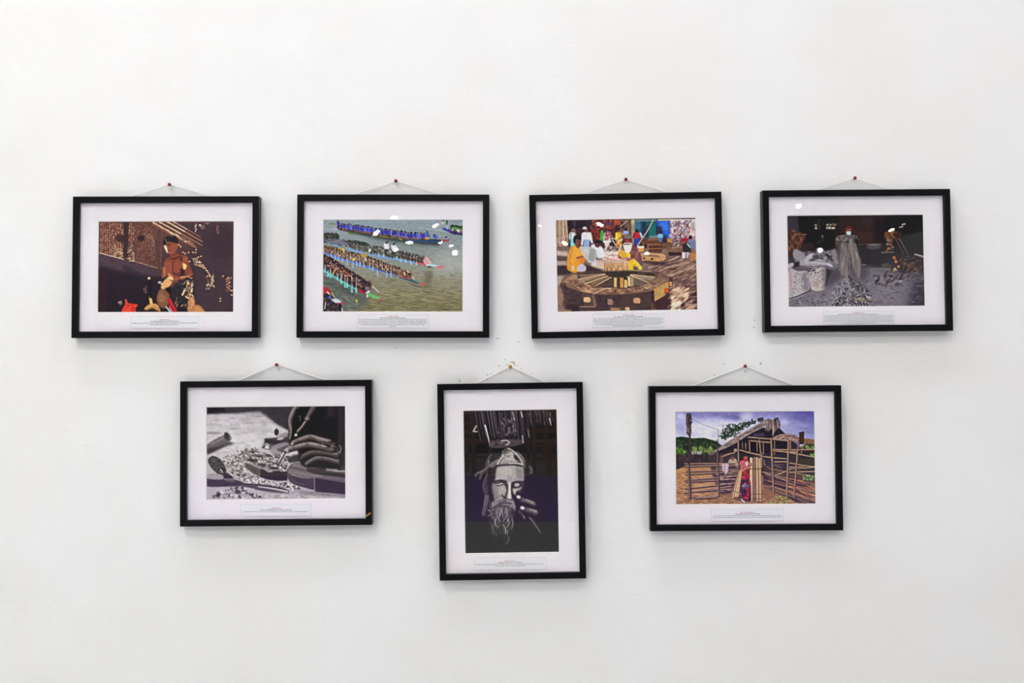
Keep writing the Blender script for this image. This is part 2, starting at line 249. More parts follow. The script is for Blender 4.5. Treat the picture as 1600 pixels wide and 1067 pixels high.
    pts = [(l2.x, -.0025, l2.z), (lx, -.0035, lz), (nl.x - L - .001, nl.y + .004, nl.z - .0004), (nl.x - L * .7, nl.y + .004, nl.z + L * .8), (nl.x, nl.y + .004, nl.z + L * 1.15), (nl.x + L * .7, nl.y + .004, nl.z + L * .8), (nl.x + L + .001, nl.y + .004, nl.z - .0004), (rx, -.0035, rz), (r2.x, -.0025, r2.z)]
    cd = link('cord', tube(pts, cr, 8), M['cord'], root); cd['label'] = 'white hanging cord'
    if k in (1, 2, 5, 7): link('cord_end', tube([(nl.x, nl.y + .004, nl.z - .001), (nl.x + .001, nl.y + .005, nl.z - .006), (nl.x + (.003 if k in (2, 5) else .0005), nl.y + .0055, nl.z - .013)], cr * .8, 6), M['cord'], cd)
    # nail
    nx_, ny_, nz_ = p['nail']; nr = bpy.data.objects.new('nail', None); COL.objects.link(nr); nr.location = (nx_, 0, nz_); nr.empty_display_size = .01; nr.rotation_euler = (math.radians(90), 0, 0)
    link('shaft', lathe([(.0011, -.004), (.0011, .009)], 10), M['brass'], nr)
    link('head', lathe([(.0014, .0080), (.0029, .0084), (.0038, .0095), (.0039, .0108), (.0031, .0122), (.0017, .0131), (.0003, .0134)], 16), M[nm], nr)
    tag(nr, nail_label, 'nail', 'nails the pictures hang from')

# ------------------------------------------------------------------ print painter
class Print:
    """Paints one exhibition print as an array of ink colours (x, y in print units)."""
    R = 2.4
    def __init__(s, box, zw, base, seed):
        s.box = box; s.z = zw / (box[2] - box[0]); s.k = s.R / s.z
        s.W = int(round((box[2] - box[0]) * s.R)); s.H = int(round((box[3] - box[1]) * s.R))
        s.a = np.empty((s.H, s.W, 3)); s.a[:] = base
        s.r = np.random.RandomState(seed); s.rnd = random.Random(seed)
    @staticmethod
    def blur(m, r):
        if r < 0.3: return m
        n = int(math.ceil(r * 2.5)); x = np.arange(-n, n + 1); g = np.exp(-x * x / (2 * r * r)); g /= g.sum()
        for ax in (0, 1):
            p = [(0, 0)] * m.ndim; p[ax] = (n, n); q = np.pad(m, p, mode='edge'); o = np.zeros_like(m)
            for i, w in enumerate(g): o += w * np.take(q, range(i, i + m.shape[ax]), axis=ax)
            m = o
        return m
    def noise(s, h, w, sx, sy):
        gh, gw = int(h / sy) + 3, int(w / sx) + 3
        n = s.r.rand(gh, gw); y = np.arange(h) / sy; x = np.arange(w) / sx
        iy = y.astype(int); ix = x.astype(int); fy = (y - iy)[:, None]; fx = (x - ix)[None]
        fy = fy * fy * (3 - 2 * fy); fx = fx * fx * (3 - 2 * fx)
        a, b = n[iy][:, ix], n[iy][:, ix + 1]; c, d = n[iy + 1][:, ix], n[iy + 1][:, ix + 1]
        return ((a * (1 - fx) + b * fx) * (1 - fy) + (c * (1 - fx) + d * fx) * fy) * 2 - 1
    @staticmethod
    def curve(p, n=6, closed=False):
        p = [np.array(q, float) for q in p]; o = []; m = len(p)
        for i in range(m if closed else m - 1):
            if closed: a, b, c, d = p[i - 1], p[i], p[(i + 1) % m], p[(i + 2) % m]
            else: a, b, c, d = p[max(i - 1, 0)], p[i], p[i + 1], p[min(i + 2, m - 1)]
            for t in np.arange(n) / n:
                o.append(.5 * ((2 * b) + (c - a) * t + (2 * a - 5 * b + 4 * c - d) * t * t + (3 * b - a - 3 * c + d) * t ** 3))
        if not closed: o.append(p[-1])
        return o
    def inside(s, pts, X, Y):
        m = np.zeros(X.shape, bool); n = len(pts)
        for i in range(n):
            x0, y0 = pts[i]; x1, y1 = pts[(i + 1) % n]
            if y0 == y1: continue
            m ^= ((y0 > Y) != (y1 > Y)) & (X < (x1 - x0) * (Y - y0) / (y1 - y0) + x0)
        return m
    def win(s, x0, y0, x1, y1, pad):
        return max(0, int(x0 - pad)), max(0, int(y0 - pad)), min(s.W, int(x1 + pad) + 2), min(s.H, int(y1 + pad) + 2)
    def polymask(s, pts, soft=0, smooth=False):
        if smooth: pts = s.curve(pts, 5, True)
        q = np.array(pts, float) * s.k; sb = soft * s.k
        x0, y0, x1, y1 = s.win(q[:, 0].min(), q[:, 1].min(), q[:, 0].max(), q[:, 1].max(), 2 + 3 * sb)
        if x1 <= x0 or y1 <= y0: return None
        m = 0
        for dx, dy in ((.25, .25), (.75, .25), (.25, .75), (.75, .75)):
            X, Y = np.meshgrid(np.arange(x0, x1) + dx, np.arange(y0, y1) + dy); m = m + s.inside(q, X, Y) * .25
        if sb > .3: m = s.blur(m, sb)
        return m, (x0, y0, x1, y1)
    def put(s, m, w, col):
        x0, y0, x1, y1 = w; t = s.a[y0:y1, x0:x1]; t += (np.asarray(col, float) - t) * m[..., None]
    def P(s, pts, col, a=1, soft=0, smooth=False, tex=0, ts=(8, 8), c2=None, g=None):
        r = s.polymask(pts, soft, smooth)
        if r is None: return
        m, w = r; c = np.array(col, float)
        if c2 is not None:
            X, Y = np.meshgrid((np.arange(w[0], w[2]) + .5) / s.k, (np.arange(w[1], w[3]) + .5) / s.k)
            dx, dy = g[2] - g[0], g[3] - g[1]; t = np.clip(((X - g[0]) * dx + (Y - g[1]) * dy) / (dx * dx + dy * dy), 0, 1)[..., None]
            c = c * (1 - t) + np.array(c2, float) * t
        if tex:
            h, v = m.shape; nn = s.noise(h, v, max(ts[0] * s.k, 1), max(ts[1] * s.k, 1)) * .6 + s.noise(h, v, max(ts[0] * s.k / 2.3, .8), max(ts[1] * s.k / 2.3, .8)) * .4
            c = c + tex * nn[..., None]
        s.put(m * a, w, c)
    def S(s, pts, wd, col, a=1, w1=None, soft=.5, smooth=False):
        if smooth: pts = s.curve(pts, 5)
        q = np.array(pts, float) * s.k; wa = wd * s.k / 2; wb = (wd if w1 is None else w1) * s.k / 2; mx = max(wa, wb)
        x0, y0, x1, y1 = s.win(q[:, 0].min(), q[:, 1].min(), q[:, 0].max(), q[:, 1].max(), mx + 2)
        if x1 <= x0 or y1 <= y0: return
        X, Y = np.meshgrid(np.arange(x0, x1) + .5, np.arange(y0, y1) + .5); m = np.zeros(X.shape); n = len(q) - 1
        for i in range(n):
            ax, ay = q[i]; bx, by = q[i + 1]; dx, dy = bx - ax, by - ay; L = dx * dx + dy * dy + 1e-9
            t = np.clip(((X - ax) * dx + (Y - ay) * dy) / L, 0, 1); d = np.hypot(X - ax - t * dx, Y - ay - t * dy)
            wr = wa + (wb - wa) * (i + t) / n
            m = np.maximum(m, np.clip((wr - d) / (2 * soft) + .5, 0, 1) * np.minimum(1, wr * 2.2))
        s.put(m * a, (x0, y0, x1, y1), col)
    def E(s, cx, cy, rx, ry, col, ang=0, a=1, soft=.15):
        cx, cy, rx, ry = cx * s.k, cy * s.k, max(rx * s.k, .45), max(ry * s.k, .45); R = max(rx, ry) * (1 + soft)
        x0, y0, x1, y1 = s.win(cx - R, cy - R, cx + R, cy + R, 1)
        if x1 <= x0 or y1 <= y0: return
        X, Y = np.meshgrid(np.arange(x0, x1) + .5 - cx, np.arange(y0, y1) + .5 - cy); c, v = math.cos(math.radians(ang)), math.sin(math.radians(ang))
        d = np.hypot((X * c + Y * v) / rx, (-X * v + Y * c) / ry); e = max(soft, .6 / min(rx, ry))
        s.put(np.clip((1 - d) / e + .5, 0, 1) * a, (x0, y0, x1, y1), col)
    def D(s, poly, n, cols, size, ang=0, aj=20, asp=3, a=.8, jit=14, soft=.5):
        q = np.array(poly, float); lo, hi = q.min(0), q.max(0); R = s.rnd; c = 0; t = 0
        while c < n and t < n * 12:
            t += 1; x, y = R.uniform(lo[0], hi[0]), R.uniform(lo[1], hi[1])
            if not s.inside(poly, np.array([x]), np.array([y]))[0]: continue
            c += 1; k = R.choice(cols); j = R.uniform(-jit, jit); z = R.uniform(*size)
            s.E(x, y, z * asp, z, [v + j for v in k], ang + R.uniform(-aj, aj), a * R.uniform(.5, 1), soft)
    def N(s, poly, amp, sx, sy, soft=8, tint=(1, 1, 1)):
        r = s.polymask(poly, soft)
        if r is None: return
        m, (x0, y0, x1, y1) = r; h, v = m.shape
        n = s.noise(h, v, max(sx * s.k, .8), max(sy * s.k, .8)); s.a[y0:y1, x0:x1] += (m * n)[..., None] * amp * np.array(tint)
    def L(s, ys, cols):
        y = (np.arange(s.H) + .5) / s.k; c = np.array(cols, float)
        s.a[:] = np.stack([np.interp(y, ys, c[:, i]) for i in range(3)], 1)[:, None]
    def B(s, poly, r, soft=10):
        m, w = s.polymask(poly, soft); x0, y0, x1, y1 = w; t = s.a[y0:y1, x0:x1]; t += (s.blur(t.copy(), r * s.k) - t) * m[..., None]
    def done(s, r=.5, con=1.15, piv=.4, sat=1.0, grain=7, crisp=.45, lift=0):
        """Finish: local contrast, tone curve, colourfulness and fine grain."""
        a = s.blur(s.a, r); a = a + crisp * (a - s.blur(a, 5.0)) + crisp * .8 * (a - s.blur(a, 1.6))
        h, w = s.H, s.W; n = s.noise(h, w, 2.2, 2.2) * .6 + s.noise(h, w, 4.5, 4.5) * .5 + s.noise(h, w, 11, 8) * .3
        a = a + (n * grain * (.35 + .65 * np.clip(a.mean(2) / 110., 0, 1.2)))[..., None]
        g = a.mean(2, keepdims=True); a = g + (a - g) * sat
        a = ((a / 255. - piv) * con + piv) * 255 + lift
        a = np.where(a < 14, 14 * np.exp((a - 14) / 30.), a)
        s.a = np.clip(s.blur(a, .35), 3, 250); return s
def paint_1():
    c = Print((150, 344, 370, 490), 1600, (60, 44, 48), 1); R = c.rnd
    c.L([0, 250, 500, 700, 1062], [(92, 60, 56), (94, 62, 58), (64, 46, 54), (44, 32, 42), (30, 22, 32)])
    c.P([(20, 20), (720, 20), (720, 560), (400, 500), (20, 390)], (98, 64, 58), .9, 14, tex=10, ts=(20, 20)); c.N([(20, 20), (720, 20), (720, 560), (20, 400)], 9, 7, 7, 6)
    c.P([(900, 20), (1570, 20), (1570, 1040), (1100, 1040), (1100, 600), (1000, 400), (1200, 280)], (66, 50, 58), .95, 24, tex=6); c.P([(1200, 150), (1560, 40), (1560, 420), (1300, 420)], (56, 42, 50), .7, 40)
    c.P([(20, 390), (300, 440), (700, 560), (720, 640), (500, 620), (20, 520)], (74, 58, 68), .95, 14, tex=6); c.P([(20, 540), (560, 640), (720, 700), (700, 1062), (20, 1062)], (36, 26, 36), .95, 20); c.P([(20, 540), (130, 560), (110, 1050), (20, 1050)], (48, 28, 34), .7, 18); 
    c.P([(310, 20), (370, 20), (365, 420), (300, 430)], (58, 40, 46), .95, 7); c.P([(700, 100), (760, 100), (740, 620), (700, 620)], (84, 58, 54), .8, 8); c.S([(742, 120), (735, 560)], 12, (110, 78, 70), .7); c.S([(690, 200), (690, 540)], 10, (74, 52, 52), .7); c.E(510, 205, 40, 32, (44, 32, 44), 0, .95, .4); c.E(270, 210, 46, 46, (56, 38, 44), 0, .7, .6); c.P([(300, 520), (330, 508), (420, 560), (580, 650), (330, 600)], (50, 40, 52), .8, 12)
    # light through the woven wall
    W = [(214, 158, 120), (190, 128, 96), (232, 188, 146), (168, 104, 78)]
    for gx in range(25):
        for gy in range(34):
            x = 50 + gx * 25 + R.uniform(-7, 7); y = 35 + gy * 14.5 + gx * 1.2 + R.uniform(-4, 4)
            if 305 < x < 370 or y > 380 + (x - 50) * .25: continue
            p = .88 if x < 300 else (.85 if x < 440 and y < 240 else .42)
            if (x - 510) ** 2 + (y - 205) ** 2 < 2500 or (x - 270) ** 2 + (y - 210) ** 2 < 2600: continue
            if R.random() > p: continue
            if x > 440: c.S([(x, y), (x + R.uniform(3, 9), y - R.uniform(3, 9))], R.uniform(4, 6.5), R.choice(W), .62)
            else: c.S([(x, y), (x + R.uniform(1, 6), y - R.uniform(7, 13))], R.uniform(5, 8), R.choice(W), .85)
    c.D([(560, 150), (660, 150), (660, 300), (560, 300)], 46, [(200, 160, 130), (150, 110, 90)], (3, 5), -30, 40, 2, .7)
    for i in range(20): x = 40 + i * 14; c.E(x, 372 + i * 3.8, 7, 6, (230, 210, 190), 0, .8)
    for i in range(22): x = 355 + i * 16; c.E(x, 440 + i * 5 + R.uniform(-5, 5), 7, 4, (206, 176, 150), 20, .75)
    c.D([(210, 310), (300, 320), (300, 440), (180, 410)], 40, [(176, 170, 130), (206, 186, 150)], (4, 6), -40, 20, 2.2, .8); c.D([(365, 280), (420, 290), (430, 480), (350, 460)], 34, [(186, 176, 140), (206, 196, 170)], (4, 6), -30, 30, 2, .75)
    # sun bars on the wall
    for x0, y0, x1, y1, w in ((650, 30, 1130, 310, 30), (720, 25, 1200, 285, 24), (810, 22, 1200, 240, 26), (880, 22, 1180, 190, 18)):
        c.S([(x0, y0), (x1, y1)], w, (150, 106, 84), .9, w * .6, 2); c.S([(x0, y0 - 3), ((x0 + x1) / 2, (y0 + y1) / 2 - 3)], w * .45, (240, 206, 172), .95, w * .4, 1.5); c.S([(x0 + 20, y0 + w * .75), (x1, y1 + w * .7)], 9, (50, 34, 38), .8)
    c.S([(660, 50), (900, 190), (1100, 300)], 34, (140, 98, 80), .5, 20, 3); c.D([(720, 60), (1080, 240), (1100, 280), (740, 100)], 40, [(226, 190, 160), (170, 124, 100)], (4, 7), 30, 10, 4, .6); c.E(1014, 242, 13, 6, (240, 220, 190), 10)
    c.P([(1170, 60), (1230, 50), (1235, 90), (1200, 110)], (130, 100, 90), .8, 5); c.E(1180, 55, 13, 11, (206, 190, 176)); c.E(1258, 38, 26, 7, (176, 120, 100), 0, .8)
    for i in range(12): c.E(1132 + R.uniform(-8, 8), 40 + i * 8, 8, 5, R.choice([(216, 196, 170), (160, 120, 100)]), -40, .9)
    for i in range(12): c.E(1380 + R.uniform(-16, 16), 60 + i * 8, 7, 5, (160, 116, 100), -40, .8)
    # sparks of light on the right
    for i in range(100):
        t = R.random(); u = R.random(); x = 1070 + 230 * t + 50 * u; y = 440 + 230 * t * t + (u - .3) * 110 * (1 - .3 * t); c.S([(x, y), (x + R.uniform(5, 12), y + R.uniform(2, 9))], R.uniform(5, 8), R.choice([(226, 180, 140), (196, 140, 104), (240, 206, 166), (150, 100, 80)]), .9)
    for i in range(34): x = 1255 + R.uniform(0, 90); y = 620 + R.uniform(0, 155); c.S([(x, y), (x + R.uniform(-8, 3), y + R.uniform(8, 18))], 7, R.choice([(236, 196, 140), (206, 150, 96), (246, 220, 170)]), .9)
    for i in range(26): x = 1480 + R.uniform(0, 56) - i * .4; y = 650 + i * 6 + R.uniform(-8, 8); c.E(x, y, 8, 6, R.choice([(226, 160, 120), (190, 120, 90)]), -40, .85)
    for x, y in ((1440, 636), (1498, 656), (1410, 890), (1410, 918), (1540, 800), (1540, 850), (985, 365), (1010, 378), (1050, 366), (1100, 365), (1130, 368), (1135, 335), (940, 280), (960, 300), (1160, 420), (1110, 440), (1060, 470), (1190, 410)): c.E(x, y, 11, 8, (226, 170, 130), -20, .9)
    # the man
    c.P([(745, 640), (760, 520), (790, 440), (850, 420), (930, 400), (1010, 400), (1040, 430), (1060, 510), (1105, 620), (1100, 680), (980, 700), (860, 650), (800, 640), (770, 650)], (124, 66, 50), 1, 5, True, tex=7)
    c.P([(785, 470), (870, 460), (870, 590), (830, 610), (785, 600)], (140, 78, 56), .9, 10); c.P([(870, 470), (960, 450), (980, 540), (940, 600), (880, 600)], (140, 74, 54), .85, 12); c.P([(970, 420), (1035, 410), (1050, 480), (1000, 490)], (150, 86, 64), .9, 8); c.P([(960, 540), (1000, 560), (1010, 610), (950, 620)], (44, 28, 34), .9, 6); c.S([(870, 470), (866, 600)], 12, (84, 44, 40), .8); c.S([(880, 605), (960, 625), (1060, 610)], 16, (60, 34, 36), .8, smooth=True); c.P([(1000, 520), (1060, 510), (1100, 620), (1020, 610)], (128, 66, 50), .95, 6); c.E(932, 600, 9, 6, (60, 32, 32)); c.P([(985, 490), (1030, 512), (1010, 560), (990, 545)], (232, 190, 130), 1, 4, True); c.S([(980, 480), (990, 560)], 7, (196, 130, 84), .9)
    c.P([(745, 640), (755, 540), (780, 540), (785, 620), (765, 650)], (190, 126, 84), .85, 6, True); c.P([(740, 600), (760, 520), (770, 640), (745, 650)], (96, 54, 46), .7, 5); c.P([(960, 410), (985, 420), (970, 470), (950, 450)], (50, 32, 36), .8, 6)
    c.P([(850, 360), (920, 360), (940, 420), (890, 460), (840, 440)], (116, 58, 46), 1, 5, True); c.S([(850, 440), (900, 432), (945, 408)], 9, (50, 26, 30), .9, smooth=True); c.S([(860, 425), (940, 395)], 7, (166, 96, 70), .7)
    c.P([(780, 280), (810, 250), (900, 250), (925, 300), (905, 350), (870, 385), (820, 380), (795, 340)], (136, 74, 58), 1, 4, True); c.P([(850, 280), (910, 280), (900, 350), (860, 370)], (150, 84, 62), .7, 8); c.P([(768, 290), (788, 280), (800, 310), (812, 345), (808, 375), (785, 335)], (236, 214, 184), 1, 4, True); c.S([(815, 275), (845, 272)], 9, (54, 28, 30), .9); c.S([(825, 290), (842, 290)], 6, (40, 22, 26), .9); c.S([(815, 345), (840, 352)], 8, (90, 40, 40), .9); c.S([(822, 362), (845, 365)], 9, (190, 120, 92), .8); c.E(920, 285, 13, 26, (150, 84, 62), 8); c.S([(800, 300), (812, 330)], 9, (190, 130, 100), .7)
    c.P([(762, 255), (775, 205), (830, 175), (900, 178), (932, 220), (925, 262), (880, 255), (815, 240), (790, 275)], (38, 30, 36), 1, 4, True, tex=6); c.S([(785, 215), (800, 255)], 10, (150, 120, 90), .7); c.S([(840, 178), (880, 172)], 7, (130, 114, 104), .8); c.P([(760, 250), (780, 230), (795, 280), (775, 290)], (34, 24, 30), .9, 4)
    # arms, board and lap
    c.P([(1000, 640), (1100, 620), (1110, 720), (1110, 880), (1120, 960), (1050, 1010), (960, 1000), (880, 900), (840, 800), (900, 720)], (42, 38, 44), 1, 6, True, tex=8); c.P([(870, 650), (980, 640), (1050, 600), (1095, 630), (960, 690), (900, 750), (870, 720)], (136, 74, 54), 1, 5, True); c.S([(880, 665), (980, 660), (1080, 620)], 14, (166, 96, 70), .6, smooth=True)
    c.P([(735, 760), (760, 700), (830, 635), (870, 640), (875, 680), (850, 735), (790, 780), (745, 785)], (206, 160, 106), 1, 4, True, tex=12); c.P([(820, 640), (865, 645), (860, 680), (830, 670)], (236, 206, 156), .8, 6); c.P([(815, 600), (860, 625), (870, 645), (830, 640)], (190, 130, 92), 1, 4, True); c.S([(840, 680), (870, 690), (860, 720)], 9, (60, 40, 40), .9); c.D([(705, 700), (745, 700), (745, 725), (705, 725)], 10, [(220, 214, 206)], (4, 8), 0, 40, 1.8, .9); c.P([(850, 735), (890, 720), (890, 760), (860, 770)], (160, 70, 60), .9, 4)
    c.P([(690, 870), (720, 790), (790, 790), (830, 850), (820, 940), (790, 1000), (720, 980), (690, 920)], (120, 82, 58), 1, 6, True, tex=14, ts=(8, 30)); c.P([(700, 860), (740, 830), (790, 870), (770, 940), (710, 930)], (150, 104, 74), .7, 12, tex=10); c.P([(780, 770), (850, 760), (850, 840), (800, 810)], (24, 16, 24), .9, 6)
    for q, w in (([(1050, 700), (1040, 740), (1010, 790), (980, 850)], 34), ([(1030, 680), (1000, 720)], 14), ([(1090, 720), (1080, 830), (1050, 880)], 30), ([(1090, 660), (1100, 690)], 14), ([(1040, 800), (1060, 820)], 20), ([(1020, 870), (1050, 890)], 22), ([(1085, 890), (1100, 950), (1080, 980)], 40), ([(950, 720), (990, 730)], 10), ([(960, 650), (1050, 645), (1100, 680)], 9)): c.S(q, w, (206, 156, 110), .95, w * .6, smooth=True); c.S([(x - 4, y - 4) for x, y in q], w * .3, (240, 206, 166), .8)
    c.D([(880, 880), (1060, 900), (1040, 1000), (900, 990)], 40, [(24, 18, 26), (70, 60, 62), (190, 140, 96), (40, 34, 44)], (7, 14), -50, 40, 2, .85); c.D([(900, 690), (1100, 650), (1100, 800), (900, 800)], 46, [(30, 28, 36), (56, 52, 58), (90, 84, 86)], (7, 13), -50, 40, 2, .8); c.D([(1040, 740), (1110, 740), (1110, 900), (1030, 900)], 24, [(40, 26, 30), (226, 180, 136)], (5, 10), 60, 40, 2, .85); c.E(920, 770, 60, 60, (36, 36, 42), 0, .7, .6)
    # red cloths, pot and feet
    c.P([(820, 890), (840, 880), (880, 960), (915, 1010), (910, 1040), (850, 1030), (820, 950)], (166, 32, 44), 1, 4, True, tex=12); c.S([(795, 985), (840, 1040)], 12, (226, 220, 222)); c.S([(830, 990), (860, 1040)], 9, (206, 190, 196), .9); c.S([(840, 900), (870, 980)], 12, (206, 60, 66), .7)
    c.P([(300, 1000), (330, 950), (325, 900), (345, 900), (365, 940), (470, 960), (445, 1000), (440, 1045), (300, 1045)], (206, 62, 44), 1, 4, True, tex=18); c.S([(355, 965), (370, 975)], 9, (70, 26, 28)); c.S([(395, 960), (415, 975)], 8, (80, 30, 30)); c.P([(400, 990), (440, 980), (440, 1040), (390, 1040)], (170, 40, 36), .7, 6); c.S([(335, 905), (350, 950)], 8, (226, 96, 70), .8); c.D([(250, 920), (290, 920), (290, 970), (250, 960)], 8, [(190, 150, 120), (226, 206, 170)], (4, 6), 0, 60, 2, .9)
    c.P([(545, 1010), (590, 960), (650, 945), (700, 960), (730, 1030), (690, 1030), (640, 1000), (580, 1020)], (176, 126, 76), 1, 4, True, tex=12); c.S([(560, 1000), (640, 960), (700, 985)], 12, (206, 160, 106), .8, smooth=True); c.E(640, 1040, 70, 24, (50, 34, 36), 0, .9, .3); c.S([(612, 870), (625, 940)], 28, (214, 160, 100), 1, 34); c.P([(590, 660), (625, 655), (635, 790), (640, 890), (600, 880)], (24, 18, 26), .95, 4); c.E(600, 660, 18, 14, (206, 180, 140), -20)
    c.P([(1040, 1000), (1120, 960), (1180, 970), (1225, 1020), (1225, 1045), (1060, 1045)], (166, 112, 70), 1, 5, True, tex=12); c.P([(1110, 980), (1170, 980), (1210, 1030), (1120, 1030)], (196, 140, 92), .7, 8); c.P([(1050, 900), (1110, 880), (1115, 970), (1050, 1010)], (190, 134, 90), .9, 6, True)
    c.D([(540, 740), (580, 740), (580, 830), (540, 830)], 14, [(90, 70, 74), (120, 80, 70)], (5, 9), 60, 40, 2, .7)
    return c.done(.55, 1.12, .3, 1.0, 9, .32)
def paint_2():
    c = Print((503, 342, 723, 488), 1600, (120, 125, 120), 2); R = c.rnd
    c.L([0, 130, 330, 520, 700, 860, 1062], [(140, 156, 168), (136, 150, 156), (130, 142, 142), (140, 142, 132), (138, 134, 114), (132, 126, 96), (124, 114, 80)])
    c.P([(0, 600), (330, 640), (560, 830), (420, 1062), (0, 1062)], (78, 92, 96), .6, 60)
    c.P([(1250, 400), (1600, 330), (1600, 640), (1250, 620)], (172, 176, 172), .75, 70)  # pale patch puts glare from the picture glass into the print
    c.P([(1220, 640), (1560, 640), (1600, 860), (1200, 840)], (150, 146, 122), .4, 60)
    c.P([(1180, 600), (1260, 580), (1240, 780), (1150, 800)], (92, 88, 66), .6, 18)
    for y0, y1, n, s_ in ((20, 330, 420, (2, 4)), (330, 640, 420, (2, 5)), (640, 1062, 700, (3, 7))):
        c.D([(15, y0), (1600, y0), (1600, y1), (15, y1)], n, [(150, 160, 160), (88, 98, 100), (135, 140, 130), (100, 104, 96)] if y0 < 600 else [(168, 162, 138), (100, 94, 70), (148, 140, 108), (112, 106, 80)], s_, 2, 8, 6, .42)
    c.D([(640, 780), (1560, 820), (1560, 1050), (400, 1050)], 330, [(104, 92, 56), (150, 140, 102), (92, 82, 54), (164, 152, 114)], (3, 7), 3, 7, 8, .5)
    c.D([(20, 640), (300, 760), (420, 1000), (250, 1040), (20, 800)], 120, [(62, 78, 88), (120, 136, 142), (70, 80, 84)], (3, 6), 20, 20, 4, .6)
    c.S([(20, 115), (180, 118)], 10, (176, 182, 184), .8); c.S([(1100, 100), (1330, 130), (1500, 150)], 12, (168, 172, 170), .8, smooth=True)
    c.D([(310, 150), (500, 150), (500, 190), (310, 185)], 26, [(130, 132, 60), (104, 112, 60)], (6, 11), 0, 20, 2, .8)
    c.D([(90, 50), (150, 50), (150, 70), (90, 70)], 7, [(120, 122, 70)], (6, 9), 0, 20, 2, .8)
    def line(pts, t):
        q = np.array(pts, float); d = np.r_[0, np.cumsum(np.hypot(*np.diff(q, axis=0).T))]; t = t * d[-1]
        return np.interp(t, d, q[:, 0]), np.interp(t, d, q[:, 1])
    # far boat with the crew in blue
    c.P([(180, 95), (350, 128), (600, 168), (900, 205), (1150, 232), (1380, 238), (1390, 262), (1330, 300), (1150, 290), (900, 262), (600, 215), (350, 160), (185, 125)], (52, 60, 58), .85, 4, tex=18)
    c.P([(300, 150), (700, 215), (1100, 285), (1400, 300), (1300, 320), (1000, 300), (600, 240)], (70, 80, 78), .5, 12)
    c.P([(960, 222), (1390, 240), (1385, 262), (1320, 285), (1100, 272), (960, 246)], (46, 74, 108), .9, 3, tex=20)
    c.D([(560, 180), (960, 225), (960, 240), (560, 200)], 40, [(150, 140, 62), (120, 90, 50), (90, 100, 60)], (5, 9), 8, 10, 2, .8)
    crew = [(195, 72), (330, 92), (520, 118), (640, 138), (800, 155), (960, 178), (1160, 190)]
    for i in range(44):
        x, y = line(crew, i / 43.); x += R.uniform(-6, 6); y += R.uniform(-6, 6); h = R.uniform(.85, 1.2); b = R.choice([(62, 66, 178), (80, 84, 200), (52, 54, 150), (96, 100, 206)])
        c.E(x, y + 34, 13, 16, R.choice([(110, 70, 62), (70, 48, 48), (140, 90, 74)]), 0, .9)
        c.E(x, y + 4 * h, 13 * h, 26 * h, b, R.uniform(-25, 10)); c.S([(x + 4, y - 6), (x + 22, y + R.uniform(-34, 6))], 7, (122, 84, 80), .8)
        c.E(x + 3, y - 26 * h, 8, 9, (38, 28, 40)); c.E(x - 4, y + 2, 5, 12, [v - 40 for v in b], -20, .6)
    c.E(180, 48, 13, 26, (60, 58, 150)); c.E(182, 92, 12, 24, (86, 50, 56)); c.E(182, 22, 8, 9, (40, 30, 40))
    c.E(1196, 180, 18, 34, (72, 78, 196)); c.E(1192, 144, 9, 10, (40, 30, 36)); c.E(1192, 220, 24, 14, (206, 140, 56)); c.S([(1212, 170), (1222, 205)], 9, (110, 74, 66))
    c.E(1292, 202, 32, 20, (70, 84, 200), 25); c.E(1272, 184, 9, 9, (40, 30, 36)); c.S([(1310, 205), (1345, 190)], 9, (200, 150, 130))
    c.P([(1345, 236), (1450, 232), (1455, 248), (1390, 262)], (160, 66, 68), 1, 2); c.E(1410, 206, 14, 10, (50, 56, 50)); c.S([(1230, 232), (1350, 240)], 9, (40, 36, 40))
    # far right boat
    c.P([(1370, 95), (1480, 125), (1600, 132), (1600, 190), (1480, 165), (1375, 122)], (52, 70, 170), .95, 3, tex=25)
    c.D([(1450, 140), (1600, 150), (1600, 190), (1470, 170)], 30, [(30, 36, 90), (80, 60, 80)], (6, 10), 10, 20, 2, .8)
    for i in range(16):
        x = 1466 + i * 9; y = 92 + i * 1.2 + R.uniform(-8, 8); c.E(x, y + 22, 9, 20, R.choice([(200, 190, 190), (90, 60, 56), (60, 110, 60), (150, 120, 120)])); c.E(x, y - 2, 11, 14, R.choice([(40, 120, 44), (36, 96, 40), (70, 150, 60)])); c.E(x, y - 20, 8, 8, (34, 30, 30))
    c.E(1374, 44, 12, 28, (208, 176, 186)); c.E(1376, 20, 9, 9, (40, 30, 34)); c.E(1380, 84, 10, 22, (150, 130, 160)); c.E(1420, 48, 12, 26, (46, 130, 50)); c.E(1420, 24, 9, 9, (40, 34, 34)); c.E(1424, 90, 11, 26, (160, 160, 180))
    # second boat
    c.D([(15, 165), (180, 165), (190, 215), (110, 245), (15, 225)], 120, [(40, 44, 44), (52, 62, 56), (74, 66, 62), (88, 92, 84)], (8, 14), 30, 40, 1.6, .9)
    c.S([(20, 250), (200, 310), (400, 368), (640, 425), (840, 458), (1000, 488), (1090, 502)], 17, (104, 152, 218), .95, smooth=True)
    c.D([(20, 225), (330, 245), (560, 300), (760, 330), (900, 370), (1180, 430), (1180, 490), (1000, 470), (800, 435), (560, 385), (300, 320), (20, 260)], 620, [(70, 74, 62), (96, 92, 78), (52, 48, 44), (118, 112, 100), (84, 66, 56), (60, 80, 70)], (5, 11), 60, 40, 2, .85)
    c.D([(320, 240), (520, 280), (520, 310), (320, 270)], 50, [(46, 62, 52), (40, 40, 38), (70, 90, 70)], (7, 12), 20, 40, 1.5, .9)
    c.D([(20, 225), (200, 240), (300, 290), (150, 290), (20, 250)], 60, [(110, 100, 140), (96, 110, 150), (130, 120, 120)], (6, 11), 20, 30, 2, .7)
